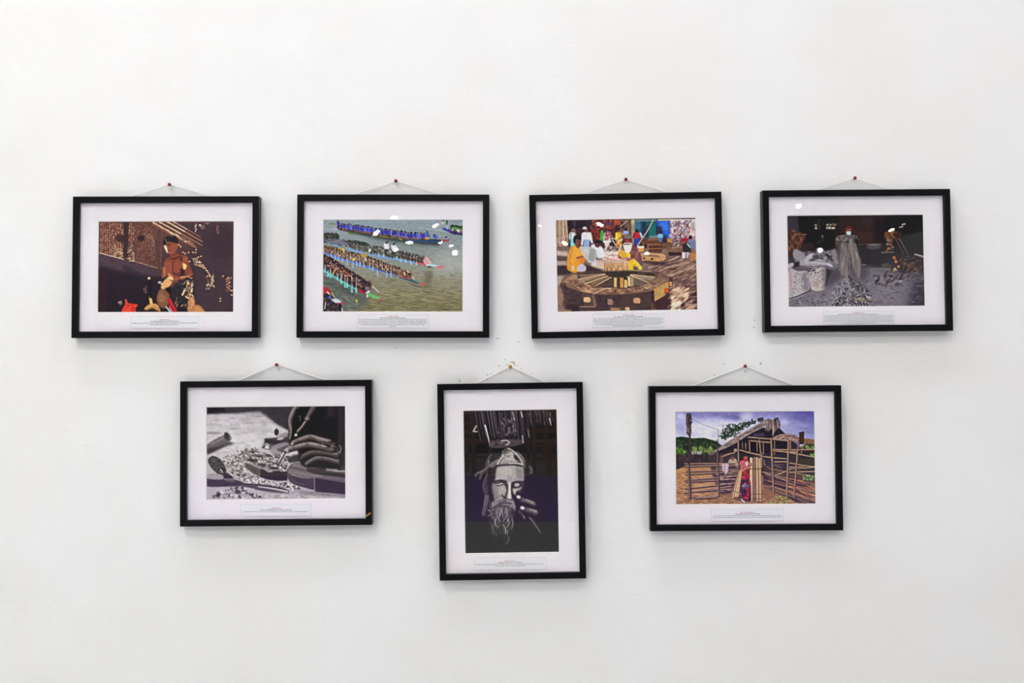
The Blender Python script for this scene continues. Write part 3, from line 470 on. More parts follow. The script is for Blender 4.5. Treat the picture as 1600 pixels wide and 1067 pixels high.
    for x, y, b in ((732, 305, 0), (815, 322, 1)):
        c.P([(x - 28, y - 22), (x + 18, y - 26), (x + 30 + 20 * b, y + 25), (x + 14, y + 48), (x - 18, y + 40)], (226, 218, 232), 1, 2, True); c.E(x, y - 34, 12, 13, (40, 30, 32)); c.S([(x + 10, y - 40), (x + 26, y - 60)], 8, (60, 44, 44)); c.P([(x - 18, y + 36), (x + 24, y + 40), (x + 20, y + 66), (x - 12, y + 60)], (54, 50, 58), .9, 2)
    for i in range(9):
        x, y = 880 + i * 36, 385 + i * 11; c.E(x, y + 26, 17, 30, R.choice([(58, 52, 52), (74, 66, 62)]), -15); c.E(x + 6, y - 8, 9, 10, (38, 28, 30)); c.S([(x + 8, y + 6), (x + 22, y + 44)], 7, (150, 110, 96), .8)
    for x, y in ((640, 372), (700, 380), (850, 404), (890, 430), (950, 440), (1008, 462), (1072, 470)):
        c.S([(x, y - 40), (x + 2, y + 28)], 6, (150, 110, 110), .8); c.S([(x + 2, y + 24), (x + 3, y + 54)], 13, (140, 190, 230), .95)
    c.S([(1085, 503), (1155, 514)], 20, (200, 84, 92)); c.P([(1150, 470), (1190, 430), (1215, 470), (1240, 520), (1180, 530)], (214, 150, 164), .95, 3, True); c.S([(1200, 450), (1245, 505)], 8, (220, 200, 180)); c.S([(1200, 520), (1320, 536)], 22, (168, 206, 228)); c.P([(1290, 532), (1395, 536), (1385, 552), (1310, 556)], (216, 112, 116), 1, 2)
    c.E(1220, 545, 24, 12, (90, 84, 60)); c.S([(1300, 570), (1380, 585)], 8, (200, 140, 136), .6); c.S([(540, 365), (545, 350)], 24, (240, 240, 246))
    # third boat
    c.S([(15, 375), (150, 432), (360, 492), (540, 556), (720, 604), (890, 656)], 20, (84, 118, 214), 1, smooth=True)
    c.D([(20, 310), (120, 320), (300, 380), (480, 410), (640, 480), (800, 540), (910, 575), (930, 640), (860, 640), (700, 590), (540, 540), (360, 475), (150, 415), (20, 360)], 980, [(98, 66, 52), (130, 90, 62), (70, 46, 42), (154, 116, 74), (52, 36, 36), (120, 104, 66)], (5, 11), 65, 40, 2, .88)
    for i in range(46):
        x, y = line([(30, 318), (200, 352), (420, 402), (640, 474), (900, 560)], i / 45.); c.E(x + R.uniform(-8, 8), y + R.uniform(-6, 22), 9, 9, (42, 28, 30), 0, .9); c.S([(x, y + 10), (x + R.uniform(-6, 20), y + 62)], 6, R.choice([(180, 128, 92), (206, 168, 120), (130, 84, 62)]), .75)
    for x, y in ((232, 345), (480, 412), (350, 460)): c.D([(x - 26, y - 20), (x + 26, y - 20), (x + 26, y + 20), (x - 26, y + 20)], 12, [(190, 160, 50), (170, 146, 60)], (7, 12), 0, 40, 1.5, .9)
    for x, y, l in ((105, 395, 55), (150, 405, 55), (185, 420, 55), (232, 452, 30), (285, 465, 58), (350, 490, 64), (395, 470, 56), (430, 475, 58), (475, 490, 55), (540, 520, 48), (575, 530, 60), (630, 575, 66), (735, 590, 70), (785, 595, 70)):
        c.S([(x, y - 90), (x, y)], 6, (190, 160, 140), .7); c.S([(x, y), (x + 1, y + l)], 10, (132, 172, 234), 1, 17)
    for x, y in ((246, 365), (320, 450), (495, 465), (685, 556)): c.S([(x, y - 26), (x + 4, y + 16)], 10, (222, 214, 224), .95)
    c.P([(880, 650), (1000, 672), (1120, 730), (1110, 748), (1000, 712), (880, 668)], (66, 88, 112), 1, 2); c.S([(1000, 680), (1120, 732)], 9, (70, 140, 120)); c.S([(880, 650), (1000, 680)], 16, (180, 76, 74)); c.P([(1085, 728), (1190, 734), (1180, 746), (1110, 750)], (196, 92, 92), 1, 2)
    c.D([(900, 590), (1020, 600), (1010, 670), (920, 660)], 46, [(84, 50, 46), (130, 64, 56), (60, 40, 40), (176, 120, 80)], (8, 13), 50, 40, 1.6, .9); c.E(990, 624, 13, 13, (36, 28, 30)); c.S([(935, 610), (940, 640)], 12, (230, 224, 224)); c.S([(955, 582), (995, 612)], 6, (220, 220, 220)); c.S([(1020, 650), (1050, 690)], 8, (210, 200, 190)); c.S([(880, 620), (955, 580)], 7, (90, 60, 54))
    c.E(1150, 782, 34, 9, (150, 108, 84), 10, .7); c.E(1080, 764, 60, 9, (70, 66, 50), 12, .6)
    c.D([(30, 320), (300, 385), (640, 490), (900, 580), (900, 620), (540, 530), (150, 410)], 90, [(226, 206, 186), (206, 190, 200), (30, 22, 26)], (3, 5), 60, 40, 2.2, .85); c.D([(200, 250), (560, 310), (900, 385), (1150, 440), (1150, 470), (560, 360)], 70, [(206, 200, 196), (30, 28, 28), (150, 150, 150)], (3, 5), 60, 40, 2.2, .8)
    # front boat
    c.P([(20, 640), (330, 800), (560, 930), (520, 990), (300, 880), (20, 720)], (70, 78, 74), .45, 24)
    c.S([(15, 588), (120, 650), (230, 712), (330, 768), (410, 806)], 18, (88, 186, 186), 1, smooth=True)
    c.D([(15, 400), (110, 450), (250, 540), (400, 640), (530, 720), (545, 800), (440, 800), (300, 740), (150, 640), (15, 570)], 1050, [(56, 32, 40), (84, 48, 46), (40, 24, 34), (112, 66, 54), (70, 42, 60), (34, 22, 30)], (5, 11), 60, 45, 2, .9)
    for i in range(40):
        x, y = line([(30, 420), (180, 520), (350, 640), (520, 750)], i / 39.); x += R.uniform(-20, 20); y += R.uniform(-20, 40); c.E(x, y, 10, 11, R.choice([(30, 20, 28), (50, 30, 34)])); c.S([(x, y + 14), (x + R.uniform(10, 40), y + R.uniform(20, 60))], 7, R.choice([(170, 100, 74), (196, 124, 90), (140, 78, 62)]), .85)
    for q in ([(110, 640), (165, 550), (190, 590)], [(60, 520), (150, 560), (120, 620)], [(180, 600), (240, 590), (225, 680)], [(260, 640), (330, 650), (340, 700)], [(250, 590), (310, 640)]): c.S(q, 8, (204, 122, 84), .95)
    for x, y0, y1, b in ((36, 520, 600, 0), (95, 560, 650, 0), (68, 610, 650, 0), (178, 640, 690, 0), (216, 600, 726, 0), (262, 640, 772, 0), (287, 660, 775, 0), (340, 670, 828, 0), (389, 670, 832, 0), (516, 700, 884, 1)):
        c.S([(x, y0), (x - 1, y1 - 50)], 7, (180, 190, 180), .9); c.S([(x - 1, y1 - 60), (x, y1)], 9, (196, 226, 224) if b else (118, 204, 200), 1, 20)
    c.S([(165, 560), (100, 670)], 7, (150, 150, 110)); c.S([(125, 630), (96, 672)], 14, (96, 196, 190))
    c.S([(410, 808), (482, 838)], 30, (160, 38, 62)); c.P([(480, 812), (540, 812), (548, 840), (500, 842)], (216, 196, 206), 1, 3); c.P([(500, 842), (560, 848), (668, 902), (640, 916), (600, 906), (530, 872)], (98, 186, 110), 1, 2); c.P([(612, 912), (690, 908), (680, 920), (650, 926)], (206, 70, 84), 1, 2); c.E(652, 946, 7, 26, (120, 96, 66))
    c.S([(570, 762), (640, 826)], 7, (224, 228, 230)); c.P([(440, 720), (540, 710), (560, 760), (500, 830), (450, 800)], (52, 36, 44), .9, 4, True); c.E(515, 790, 26, 22, (190, 180, 186), 0, .5); c.S([(540, 720), (560, 768), (530, 770)], 10, (96, 60, 52))
    c.E(393, 930, 13, 12, (190, 190, 60)); c.E(395, 965, 18, 20, (120, 150, 110), 0, .6)
    c.D([(30, 430), (250, 560), (520, 740), (500, 790), (250, 690), (30, 540)], 90, [(206, 150, 120), (226, 200, 186), (24, 16, 22), (150, 150, 170)], (3, 5), 55, 40, 2.4, .85)
    # corner boat
    c.P([(15, 850), (110, 880), (240, 1062), (15, 1062)], (40, 34, 50), .95, 8)
    c.D([(15, 850), (110, 880), (200, 960), (230, 1062), (15, 1062)], 300, [(34, 26, 44), (58, 42, 54), (84, 56, 52), (30, 30, 70), (110, 76, 66), (20, 16, 28)], (7, 14), 40, 50, 1.8, .9)
    c.P([(15, 790), (50, 770), (110, 830), (90, 845), (15, 850)], (176, 40, 46), .95, 4, True); c.S([(60, 830), (80, 850)], 15, (232, 222, 220)); c.E(86, 892, 18, 14, (60, 96, 200)); c.P([(100, 910), (170, 905), (230, 950), (150, 955)], (196, 206, 222), .95, 3); c.P([(165, 955), (255, 946), (250, 966), (180, 972)], (186, 60, 84), 1, 2); c.S([(110, 840), (150, 905)], 7, (210, 180, 120)); c.S([(40, 950), (30, 1020)], 8, (220, 210, 214)); c.E(205, 1005, 22, 46, (28, 22, 34)); c.S([(225, 1010), (232, 1050)], 9, (220, 220, 226))
    return c.done(.55, 1.08, .45, .9, 10, .35, 2)
def paint_3():
    c = Print((868, 341, 1088, 487), 1600, (120, 96, 84), 3); R = c.rnd
    # back row of shops
    c.P([(0, 0), (1600, 0), (1600, 360), (0, 360)], (72, 48, 52), 1, 0, tex=14, ts=(30, 30))
    c.P([(0, 0), (130, 0), (150, 280), (140, 330), (0, 330)], (156, 128, 112), 1, 3)
    for i in range(40): x = R.uniform(5, 125); c.S([(x, 15), (x + (x - 60) * .25, R.uniform(180, 330))], R.uniform(6, 13), R.choice([(190, 164, 142), (120, 94, 82), (168, 136, 112), (96, 72, 66), (206, 186, 164)]), .75)
    c.P([(135, 15), (350, 15), (350, 120), (290, 110), (150, 140)], (48, 34, 48), .95, 5, tex=14); c.E(215, 60, 22, 40, (74, 60, 74), 0, .8, .5); c.P([(355, 15), (430, 15), (420, 120), (360, 110)], (60, 40, 50), .9, 5); c.P([(415, 15), (450, 15), (445, 120), (415, 120)], (150, 104, 84), .9, 4)
    c.P([(440, 15), (670, 15), (670, 200), (640, 240), (440, 240)], (104, 52, 48), .95, 4); c.D([(410, 20), (668, 20), (668, 210), (500, 250), (400, 230)], 260, [(156, 62, 48), (80, 40, 44), (186, 96, 72), (50, 34, 52), (120, 60, 60), (60, 56, 96)], (6, 12), 0, 30, 1.8, .85); c.P([(560, 45), (665, 50), (665, 80), (560, 80)], (70, 70, 110), .6, 5); c.P([(400, 120), (520, 120), (500, 250), (420, 250)], (120, 44, 40), .5, 10)
    c.P([(665, 15), (735, 15), (735, 75), (668, 75)], (164, 84, 56), 1, 3, tex=10); c.P([(735, 15), (860, 15), (850, 200), (735, 180)], (112, 88, 80), 1, 4, tex=16, ts=(14, 40)); c.P([(750, 40), (780, 40), (780, 120), (750, 110)], (60, 40, 44), .9, 5)
    c.P([(860, 15), (905, 15), (905, 120), (888, 330), (862, 240)], (150, 136, 110), 1, 3, tex=12); c.E(880, 45, 22, 30, (186, 176, 130), 0, .8, .5)
    c.P([(905, 15), (1150, 15), (1150, 230), (905, 230)], (44, 84, 100), 1, 3, tex=12, ts=(20, 60)); c.P([(905, 20), (960, 15), (960, 120), (905, 140)], (64, 110, 136), .9, 4); c.P([(985, 30), (1020, 30), (1030, 180), (985, 170)], (30, 50, 74), .9, 4); c.P([(1060, 60), (1140, 40), (1140, 215), (1040, 215)], (30, 108, 108), .95, 4, tex=8); c.P([(905, 15), (1150, 10), (1150, 34), (905, 38)], (110, 136, 140), .8, 3); c.P([(1030, 100), (1060, 60), (1060, 215), (1010, 215)], (40, 60, 72), .9, 4)
    c.P([(1150, 25), (1300, 25), (1310, 230), (1180, 230)], (46, 96, 186), 1, 4, tex=14, ts=(14, 60)); c.P([(1190, 40), (1280, 36), (1270, 140), (1190, 130)], (70, 120, 206), .8, 6); c.P([(1150, 90), (1210, 90), (1220, 200), (1150, 200)], (50, 46, 70), .85, 6)
    c.P([(1300, 15), (1600, 15), (1600, 270), (1320, 290)], (186, 170, 172), 1, 4, tex=20); c.D([(1290, 20), (1600, 15), (1600, 260), (1300, 290)], 330, [(222, 212, 210), (120, 100, 110), (170, 130, 130), (80, 66, 80), (206, 190, 186), (150, 90, 100), (110, 110, 140)], (6, 13), 80, 30, 1.8, .8); c.P([(1510, 30), (1600, 20), (1600, 200), (1540, 190)], (206, 192, 182), .6, 8); c.P([(1160, 10), (1600, 8), (1600, 22), (1160, 28)], (206, 196, 186), .8, 2)
    # street ground
    c.P([(0, 330), (140, 320), (760, 340), (1240, 340), (1600, 300), (1600, 1062), (0, 1062)], (128, 104, 98), 1, 5, tex=12, ts=(40, 14))
    c.P([(1000, 480), (1250, 420), (1600, 430), (1600, 1062), (1080, 1062), (1290, 700)], (110, 84, 80), .95, 20); c.P([(1090, 900), (1320, 840), (1600, 760), (1600, 1062), (1090, 1062)], (66, 42, 46), .9, 26); c.P([(1330, 560), (1600, 470), (1600, 620), (1330, 720)], (124, 96, 86), .7, 24)
    c.D([(980, 500), (1600, 420), (1600, 1050), (1290, 1050), (1310, 700)], 420, [(160, 130, 112), (72, 50, 52), (140, 110, 98), (88, 62, 62), (176, 150, 130)], (5, 12), -22, 14, 4, .55)
    for q, w in (([(1180, 600), (1330, 540), (1560, 480)], 13), ([(1290, 650), (1420, 610), (1570, 560)], 16), ([(1060, 560), (1200, 530)], 16), ([(1330, 560), (1520, 500)], 9), ([(1300, 480), (1400, 430)], 12), ([(1330, 690), (1500, 640)], 9)): c.S(q, w, (206, 176, 150), .65, w * .5)
    c.D([(1360, 780), (1540, 800), (1480, 940), (1330, 1010), (1340, 880)], 90, [(224, 202, 176), (206, 176, 146), (150, 116, 96)], (8, 18), -28, 18, 2.4, .85); c.D([(1330, 960), (1430, 960), (1400, 1045), (1320, 1040)], 26, [(230, 210, 186)], (8, 14), -40, 20, 2.4, .8); c.D([(1480, 960), (1590, 940), (1590, 1040), (1470, 1040)], 26, [(196, 166, 140)], (5, 9), -18, 12, 4, .7); c.D([(1300, 820), (1380, 780), (1400, 870), (1320, 890)], 24, [(170, 140, 118)], (6, 11), -22, 14, 3, .7)
    c.P([(15, 540), (140, 540), (250, 600), (150, 640), (15, 650)], (58, 46, 50), .9, 10, tex=14); c.P([(15, 370), (140, 380), (140, 430), (15, 420)], (206, 190, 182), .8, 8); c.P([(15, 430), (140, 440), (130, 480), (15, 480)], (90, 74, 74), .8, 6); c.P([(15, 490), (120, 490), (130, 530), (15, 535)], (186, 166, 156), .8, 6); c.P([(15, 650), (90, 660), (60, 760), (15, 770)], (176, 160, 150), .8, 8); c.P([(30, 780), (120, 860), (200, 960), (130, 1010), (30, 980)], (150, 120, 102), .8, 12, tex=16)
    # planks and timber at the right back
    for q, k in (([(1000, 232), (1205, 228), (1210, 395), (1060, 390), (1050, 300), (1000, 290)], (104, 66, 50)), ([(1210, 280), (1330, 275), (1330, 330), (1210, 350)], (110, 84, 66)), ([(1255, 335), (1450, 318), (1450, 372), (1260, 390)], (120, 92, 74)), ([(1280, 385), (1440, 385), (1440, 420), (1290, 425)], (60, 44, 46)), ([(1360, 260), (1500, 250), (1490, 320), (1370, 320)], (120, 84, 70)), ([(1270, 228), (1325, 228), (1322, 275), (1270, 275)], (176, 126, 70)), ([(1520, 395), (1600, 400), (1600, 480), (1525, 470)], (176, 126, 78))): c.P(q, k, .97, 3, tex=16, ts=(40, 8))
    for y in (246, 300, 345): c.S([(1050, y), (1205, y - 4)], 7, (170, 116, 78), .9)
    c.S([(1060, 328), (1205, 324)], 8, (60, 38, 38), .9); c.S([(1060, 365), (1205, 362)], 7, (60, 38, 38), .8); c.S([(1330, 335), (1450, 325)], 9, (176, 144, 112), .8); c.S([(1050, 300), (1054, 380)], 10, (160, 110, 76)); c.S([(995, 270), (998, 330)], 10, (140, 104, 70))
    c.P([(1070, 200), (1150, 190), (1200, 210), (1200, 232), (1050, 232)], (130, 134, 130), .8, 6, tex=24); c.P([(1200, 200), (1270, 190), (1260, 260), (1200, 265)], (50, 44, 60), .85, 6, tex=26)
    # figures at the back
    def fig(x, y, h, top, low, head=(60, 40, 40), w=26):
        c.P([(x - w, y), (x + w, y), (x + w * 1.15, y + h * .5), (x - w * 1.1, y + h * .5)], top, 1, 3, True, tex=12); c.P([(x - w * .9, y + h * .45), (x + w * .95, y + h * .45), (x + w * .8, y + h), (x - w * .7, y + h)], low, 1, 3, tex=10); c.E(x, y - 22, 15, 20, head)
    fig(195, 165, 160, (196, 214, 206), (120, 190, 196), (130, 90, 80), 32); c.E(205, 132, 22, 18, (110, 96, 92)); c.S([(176, 170), (172, 260)], 12, (70, 150, 160), .8); c.S([(225, 150), (222, 180)], 10, (150, 100, 84))
    fig(350, 165, 170, (226, 218, 230), (140, 160, 196), (120, 80, 72), 42); c.P([(308, 112), (318, 94), (345, 94), (356, 112), (350, 124), (312, 124)], (236, 232, 236), 1, 2); c.S([(395, 170), (415, 280)], 24, (222, 214, 226)); c.S([(310, 175), (300, 300)], 22, (206, 198, 214)); c.E(410, 295, 12, 16, (120, 80, 72)); c.S([(335, 180), (345, 250)], 8, (190, 180, 200), .7)
    c.P([(515, 150), (545, 145), (550, 245), (512, 245)], (60, 160, 60), 1, 3, True, tex=12); fig(585, 170, 150, (196, 150, 156), (206, 190, 190), (110, 74, 66), 34); c.D([(550, 160), (620, 160), (625, 250), (550, 250)], 50, [(226, 206, 206), (150, 60, 80), (90, 50, 60)], (5, 9), 60, 40, 2, .85); c.S([(610, 165), (625, 220)], 14, (130, 84, 74)); c.E(573, 122, 20, 14, (70, 54, 56))
    fig(722, 165, 185, (214, 176, 56), (206, 120, 46), (120, 76, 64), 34); c.D([(690, 240), (752, 240), (740, 350), (685, 350)], 60, [(226, 150, 50), (176, 60, 40), (236, 190, 90), (150, 130, 70)], (6, 11), 80, 25, 2.2, .85); c.S([(745, 170), (757, 215), (725, 232)], 14, (150, 96, 78)); c.E(712, 122, 18, 14, (56, 40, 44)); c.S([(690, 170), (700, 240)], 16, (236, 206, 90), .9)
    fig(800, 145, 90, (140, 160, 196), (90, 90, 110), (50, 36, 40), 24); fig(925, 165, 140, (176, 50, 66), (50, 70, 150), (46, 32, 36), 36); c.S([(965, 170), (985, 215)], 20, (160, 190, 200)); c.S([(900, 170), (890, 215)], 13, (90, 56, 52)); fig(1190, 180, 90, (120, 170, 200), (90, 110, 150), (60, 44, 50), 24)
    c.P([(1420, 240), (1450, 225), (1520, 225), (1530, 255), (1450, 268)], (156, 46, 64), 1, 3, True); c.P([(1500, 250), (1540, 230), (1600, 260), (1600, 350), (1540, 350)], (110, 120, 150), 1, 4, tex=16); c.E(1535, 216, 22, 22, (50, 40, 48)); c.P([(1440, 300), (1500, 270), (1540, 330), (1540, 390), (1450, 390)], (56, 48, 56), 1, 4, tex=14); c.P([(1440, 385), (1480, 385), (1475, 455), (1440, 450)], (206, 200, 206), 1, 3); c.P([(1490, 385), (1520, 385), (1510, 455), (1490, 455)], (190, 186, 196), .9, 3); c.S([(1500, 290), (1530, 330)], 12, (196, 196, 204))
    c.S([(1110, 22), (1040, 150), (930, 315)], 12, (196, 180, 156)); c.S([(1108, 30), (932, 318)], 4, (110, 90, 80), .7); c.S([(815, 25), (745, 90)], 7, (196, 176, 146)); c.S([(1540, 20), (1360, 280)], 9, (60, 50, 58)); c.D([(1340, 200), (1430, 180), (1400, 310), (1340, 320)], 40, [(110, 50, 60), (190, 180, 186), (50, 40, 50)], (5, 8), -50, 30, 3, .8)
    # bicycles
    for q in ([(560, 350), (600, 310), (640, 330)], [(640, 230), (670, 280), (700, 330)], [(545, 265), (640, 265)], [(650, 225), (690, 240)], [(600, 330), (590, 380)], [(730, 330), (760, 300)], [(700, 260), (770, 240)]): c.S(q, 8, (224, 214, 206), .9)
    c.P([(540, 250), (630, 255), (640, 275), (545, 280)], (216, 210, 212), .9, 3); c.E(640, 300, 30, 36, (66, 50, 50), 0, .7); c.D([(530, 320), (760, 320), (760, 400), (530, 400)], 90, [(230, 222, 214), (140, 120, 110), (90, 74, 70)], (5, 9), -60, 30, 3, .8)
    # bright bench of tools in the middle
    c.P([(540, 380), (760, 370), (860, 440), (860, 480), (560, 480), (520, 440)], (222, 204, 194), .95, 12, tex=18); c.D([(540, 400), (850, 420), (850, 475), (550, 475)], 120, [(240, 226, 216), (206, 150, 140), (176, 140, 130), (244, 238, 230)], (6, 11), 8, 20, 3, .8)
    c.P([(400, 480), (560, 470), (560, 600), (430, 570), (400, 530)], (200, 180, 166), .9, 12, tex=18); c.S([(410, 540), (560, 560)], 18, (206, 190, 150), .8); c.P([(330, 520), (540, 590), (550, 620), (260, 620), (250, 590)], (62, 48, 50), .9, 10)
    # hub block
    c.P([(552, 480), (840, 470), (840, 640), (820, 655), (560, 640)], (176, 132, 92), 1, 3, tex=22, ts=(8, 40), c2=(196, 158, 122), g=(552, 640, 700, 470))
    for i in range(46): x = R.uniform(556, 836); y = R.uniform(490, 600); c.S([(x, y), (x + R.uniform(-3, 3), y + R.uniform(20, 60))], R.uniform(3, 7), R.choice([(110, 74, 54), (214, 180, 140), (90, 60, 48), (190, 150, 108)]), .75)
    c.P([(560, 480), (840, 468), (850, 485), (830, 500), (565, 505)], (190, 168, 150), .9, 5); c.P([(835, 480), (850, 490), (840, 620), (836, 640)], (96, 66, 56), .8, 3)
    # seated old man
    c.P([(715, 400), (760, 350), (870, 310), (930, 330), (960, 400), (985, 530), (900, 520), (850, 440), (790, 470), (720, 450)], (120, 66, 66), 1, 4, True, tex=14); c.P([(900, 320), (940, 340), (990, 530), (950, 520), (890, 420)], (110, 84, 100), .9, 6); c.P([(715, 400), (745, 355), (800, 380), (830, 440), (740, 440)], (206, 164, 70), 1, 4, True); c.P([(808, 396), (850, 396), (850, 440), (812, 444)], (232, 186, 56), 1, 3, True); c.E(870, 390, 28, 26, (150, 84, 74), 0, .95); c.S([(930, 390), (910, 460), (850, 470), (770, 460)], 30, (150, 92, 82), 1, smooth=True); c.E(780, 460, 36, 16, (190, 140, 126), 10)
    c.P([(830, 500), (890, 470), (985, 560), (960, 590), (920, 540), (890, 610), (840, 590)], (214, 178, 56), 1, 4, True, tex=14); c.P([(880, 450), (940, 500), (985, 560), (960, 590), (890, 490)], (222, 190, 90), .9, 5); c.P([(890, 530), (930, 580), (920, 620), (880, 610)], (70, 66, 52), .8, 6)
    c.E(822, 240, 52, 62, (130, 56, 54)); c.P([(772, 195), (790, 180), (850, 180), (872, 215), (868, 235), (780, 228)], (120, 110, 104), .95, 5, True); c.P([(770, 285), (820, 280), (868, 285), (862, 350), (835, 395), (800, 390), (776, 340)], (226, 214, 206), 1, 4, True, tex=14); c.S([(780, 300), (800, 292), (820, 298), (850, 292)], 11, (90, 56, 56), .9, smooth=True); c.S([(790, 238), (812, 236)], 8, (60, 26, 30)); c.S([(834, 236), (856, 238)], 8, (60, 26, 30)); c.E(822, 262, 11, 20, (164, 86, 78), 0, .8, .5); c.P([(760, 200), (775, 195), (782, 290), (766, 300)], (70, 44, 46), .7, 4)
    # young man in saffron
    c.P([(130, 560), (140, 420), (180, 330), (240, 310), (330, 380), (335, 470), (300, 540), (260, 560), (240, 620), (160, 600)], (214, 146, 56), 1, 4, True, tex=14); c.P([(180, 340), (240, 320), (320, 390), (250, 440), (200, 520), (150, 540)], (228, 164, 76), .75, 8); c.P([(200, 530), (260, 500), (265, 590), (225, 620), (200, 590)], (232, 156, 40), 1, 4, True); c.P([(255, 540), (310, 520), (350, 560), (330, 605), (250, 600)], (186, 178, 196), 1, 4, True, tex=16); c.P([(175, 530), (205, 540), (215, 590), (190, 590)], (206, 198, 206), .9, 3); c.S([(250, 450), (300, 440), (350, 430), (450, 440)], 26, (150, 96, 78), 1, smooth=True); c.S([(190, 350), (160, 480), (190, 540)], 7, (160, 100, 44), .7, smooth=True); c.S([(300, 400), (330, 440)], 16, (236, 180, 90), .8); c.E(300, 480, 36, 34, (206, 130, 60), 0, .9, .4)
    c.E(255, 268, 34, 46, (126, 76, 66)); c.P([(205, 270), (205, 215), (240, 185), (285, 205), (290, 245), (235, 240), (225, 290)], (44, 30, 38), 1, 3, True); c.S([(240, 264), (282, 266)], 7, (70, 40, 40), .8); c.S([(250, 300), (275, 300)], 6, (90, 50, 48), .8); c.P([(235, 300), (275, 310), (265, 345), (235, 330)], (116, 70, 60), .9, 3); c.E(238, 622, 14, 9, (150, 70, 50))
    # man in white behind
    c.P([(275, 330), (330, 320), (460, 350), (450, 480), (380, 500), (330, 440)], (186, 184, 186), 1, 4, True, tex=10); c.P([(390, 340), (460, 350), (440, 490), (370, 480)], (140, 146, 140), .8, 8); c.P([(400, 320), (450, 290), (530, 330), (560, 430), (480, 450), (460, 360)], (206, 212, 232), 1, 4, True, tex=12); c.E(480, 292, 36, 40, (96, 58, 56)); c.P([(445, 275), (470, 242), (520, 262), (515, 290), (470, 280)], (46, 34, 42), 1, 3, True); c.S([(500, 330), (540, 430)], 16, (226, 230, 240), .8); c.P([(420, 500), (460, 470), (470, 530), (420, 540)], (200, 196, 214), .9, 4)
    c.P([(935, 320), (1005, 320), (1000, 380), (945, 380)], (206, 150, 76), 1, 3, tex=12); c.P([(930, 315), (1008, 315), (1008, 338), (932, 340)], (226, 216, 206), 1, 3)
    # big curved timber at the back
    c.P([(975, 400), (1080, 395), (1240, 410), (1245, 470), (1190, 480), (1180, 430), (1080, 415), (990, 430)], (190, 150, 112), 1, 3, True, tex=14); c.P([(980, 430), (1190, 440), (1190, 495), (985, 482)], (186, 142, 98), 1, 3, tex=16, ts=(50, 8)); c.E(1008, 455, 11, 11, (50, 36, 40)); c.E(1098, 463, 13, 13, (50, 36, 40)); c.P([(1000, 480), (1190, 495), (1300, 500), (1200, 540), (1020, 520)], (60, 46, 48), .7, 10)
    # wheel
    c.P([(60, 740), (140, 650), (300, 610), (560, 600), (1000, 590), (1180, 620), (1290, 690), (1290, 800), (1100, 950), (1090, 1062), (180, 1062), (90, 880)], (96, 74, 66), 1, 5, True, tex=16, ts=(30, 14))
    c.P([(250, 660), (330, 625), (560, 610), (900, 605), (1080, 620), (1140, 660), (1090, 720), (960, 770), (800, 790), (560, 785), (380, 750), (260, 700)], (64, 56, 52), 1, 4, True, tex=10)
    for q, k in (([(262, 690), (570, 628), (575, 648), (300, 730)], (150, 126, 104)), ([(330, 740), (590, 650), (620, 668), (420, 770)], (130, 104, 84)), ([(440, 772), (620, 668), (665, 668), (640, 780), (520, 788)], (84, 68, 60)), ([(262, 640), (520, 625), (560, 632), (290, 672)], (128, 108, 92)), ([(830, 650), (1060, 735), (1000, 765), (890, 770)], (110, 96, 84)), ([(840, 640), (1130, 680), (1080, 715), (880, 670)], (150, 132, 114)), ([(860, 630), (1135, 655), (1120, 675), (900, 650)], (110, 92, 82)), ([(640, 668), (740, 668), (740, 785), (640, 785)], (84, 70, 62)), ([(810, 655), (885, 680), (885, 775), (850, 778)], (176, 146, 112))): c.P(q, k, 1, 3, tex=12, ts=(24, 6))
    for q in ([(440, 775), (630, 672)], [(330, 742), (590, 656)], [(262, 692), (560, 632)], [(850, 650), (1060, 728)], [(860, 640), (1130, 672)]): c.S(q, 12, (206, 176, 140), .85)
    for x, y0, y1, w, k in ((682, 672, 785, 34, (206, 170, 116)), (755, 672, 790, 40, (190, 136, 80)), (800, 698, 788, 38, (214, 176, 116)), (838, 664, 770, 28, (222, 196, 156)), (720, 676, 785, 14, (70, 56, 52))): c.P([(x - w / 2, y0), (x + w / 2, y0 + 4), (x + w / 2, y1), (x - w / 2, y1)], k, 1, 2, tex=12, ts=(6, 30)); c.S([(x + w / 2, y0 + 6), (x + w / 2, y1)], 6, (80, 56, 46), .8)
    # rim top, with dappled light
    c.P([(60, 740), (140, 655), (250, 630), (255, 700), (330, 745), (560, 792), (800, 795), (1000, 765), (1140, 680), (1180, 620), (1290, 690), (1200, 770), (1080, 830), (800, 865), (560, 870), (330, 845), (150, 790)], (124, 94, 80), 1, 4, False, tex=16, ts=(26, 12)); c.P([(70, 720), (200, 635), (250, 640), (250, 700), (110, 740)], (176, 144, 112), .75, 14, tex=16); c.P([(280, 800), (420, 765), (540, 800), (420, 850), (300, 840)], (196, 158, 120), .8, 12, tex=20); c.P([(1000, 760), (1180, 690), (1280, 700), (1160, 790), (1080, 810)], (150, 122, 98), .85, 10, tex=14); c.P([(570, 800), (800, 800), (760, 860), (570, 860)], (106, 70, 60), .7, 12); c.D([(90, 680), (260, 700), (560, 800), (900, 800), (1200, 700), (1150, 780), (800, 860), (330, 840)], 160, [(206, 172, 136), (90, 62, 56), (170, 134, 108), (120, 80, 66)], (5, 11), 0, 30, 3, .55); c.S([(430, 860), (560, 800), (640, 795)], 13, (206, 172, 140), .8)
    c.S([(70, 745), (150, 795), (330, 850), (560, 875), (800, 870), (1080, 835)], 6, (60, 44, 44), .7, smooth=True)
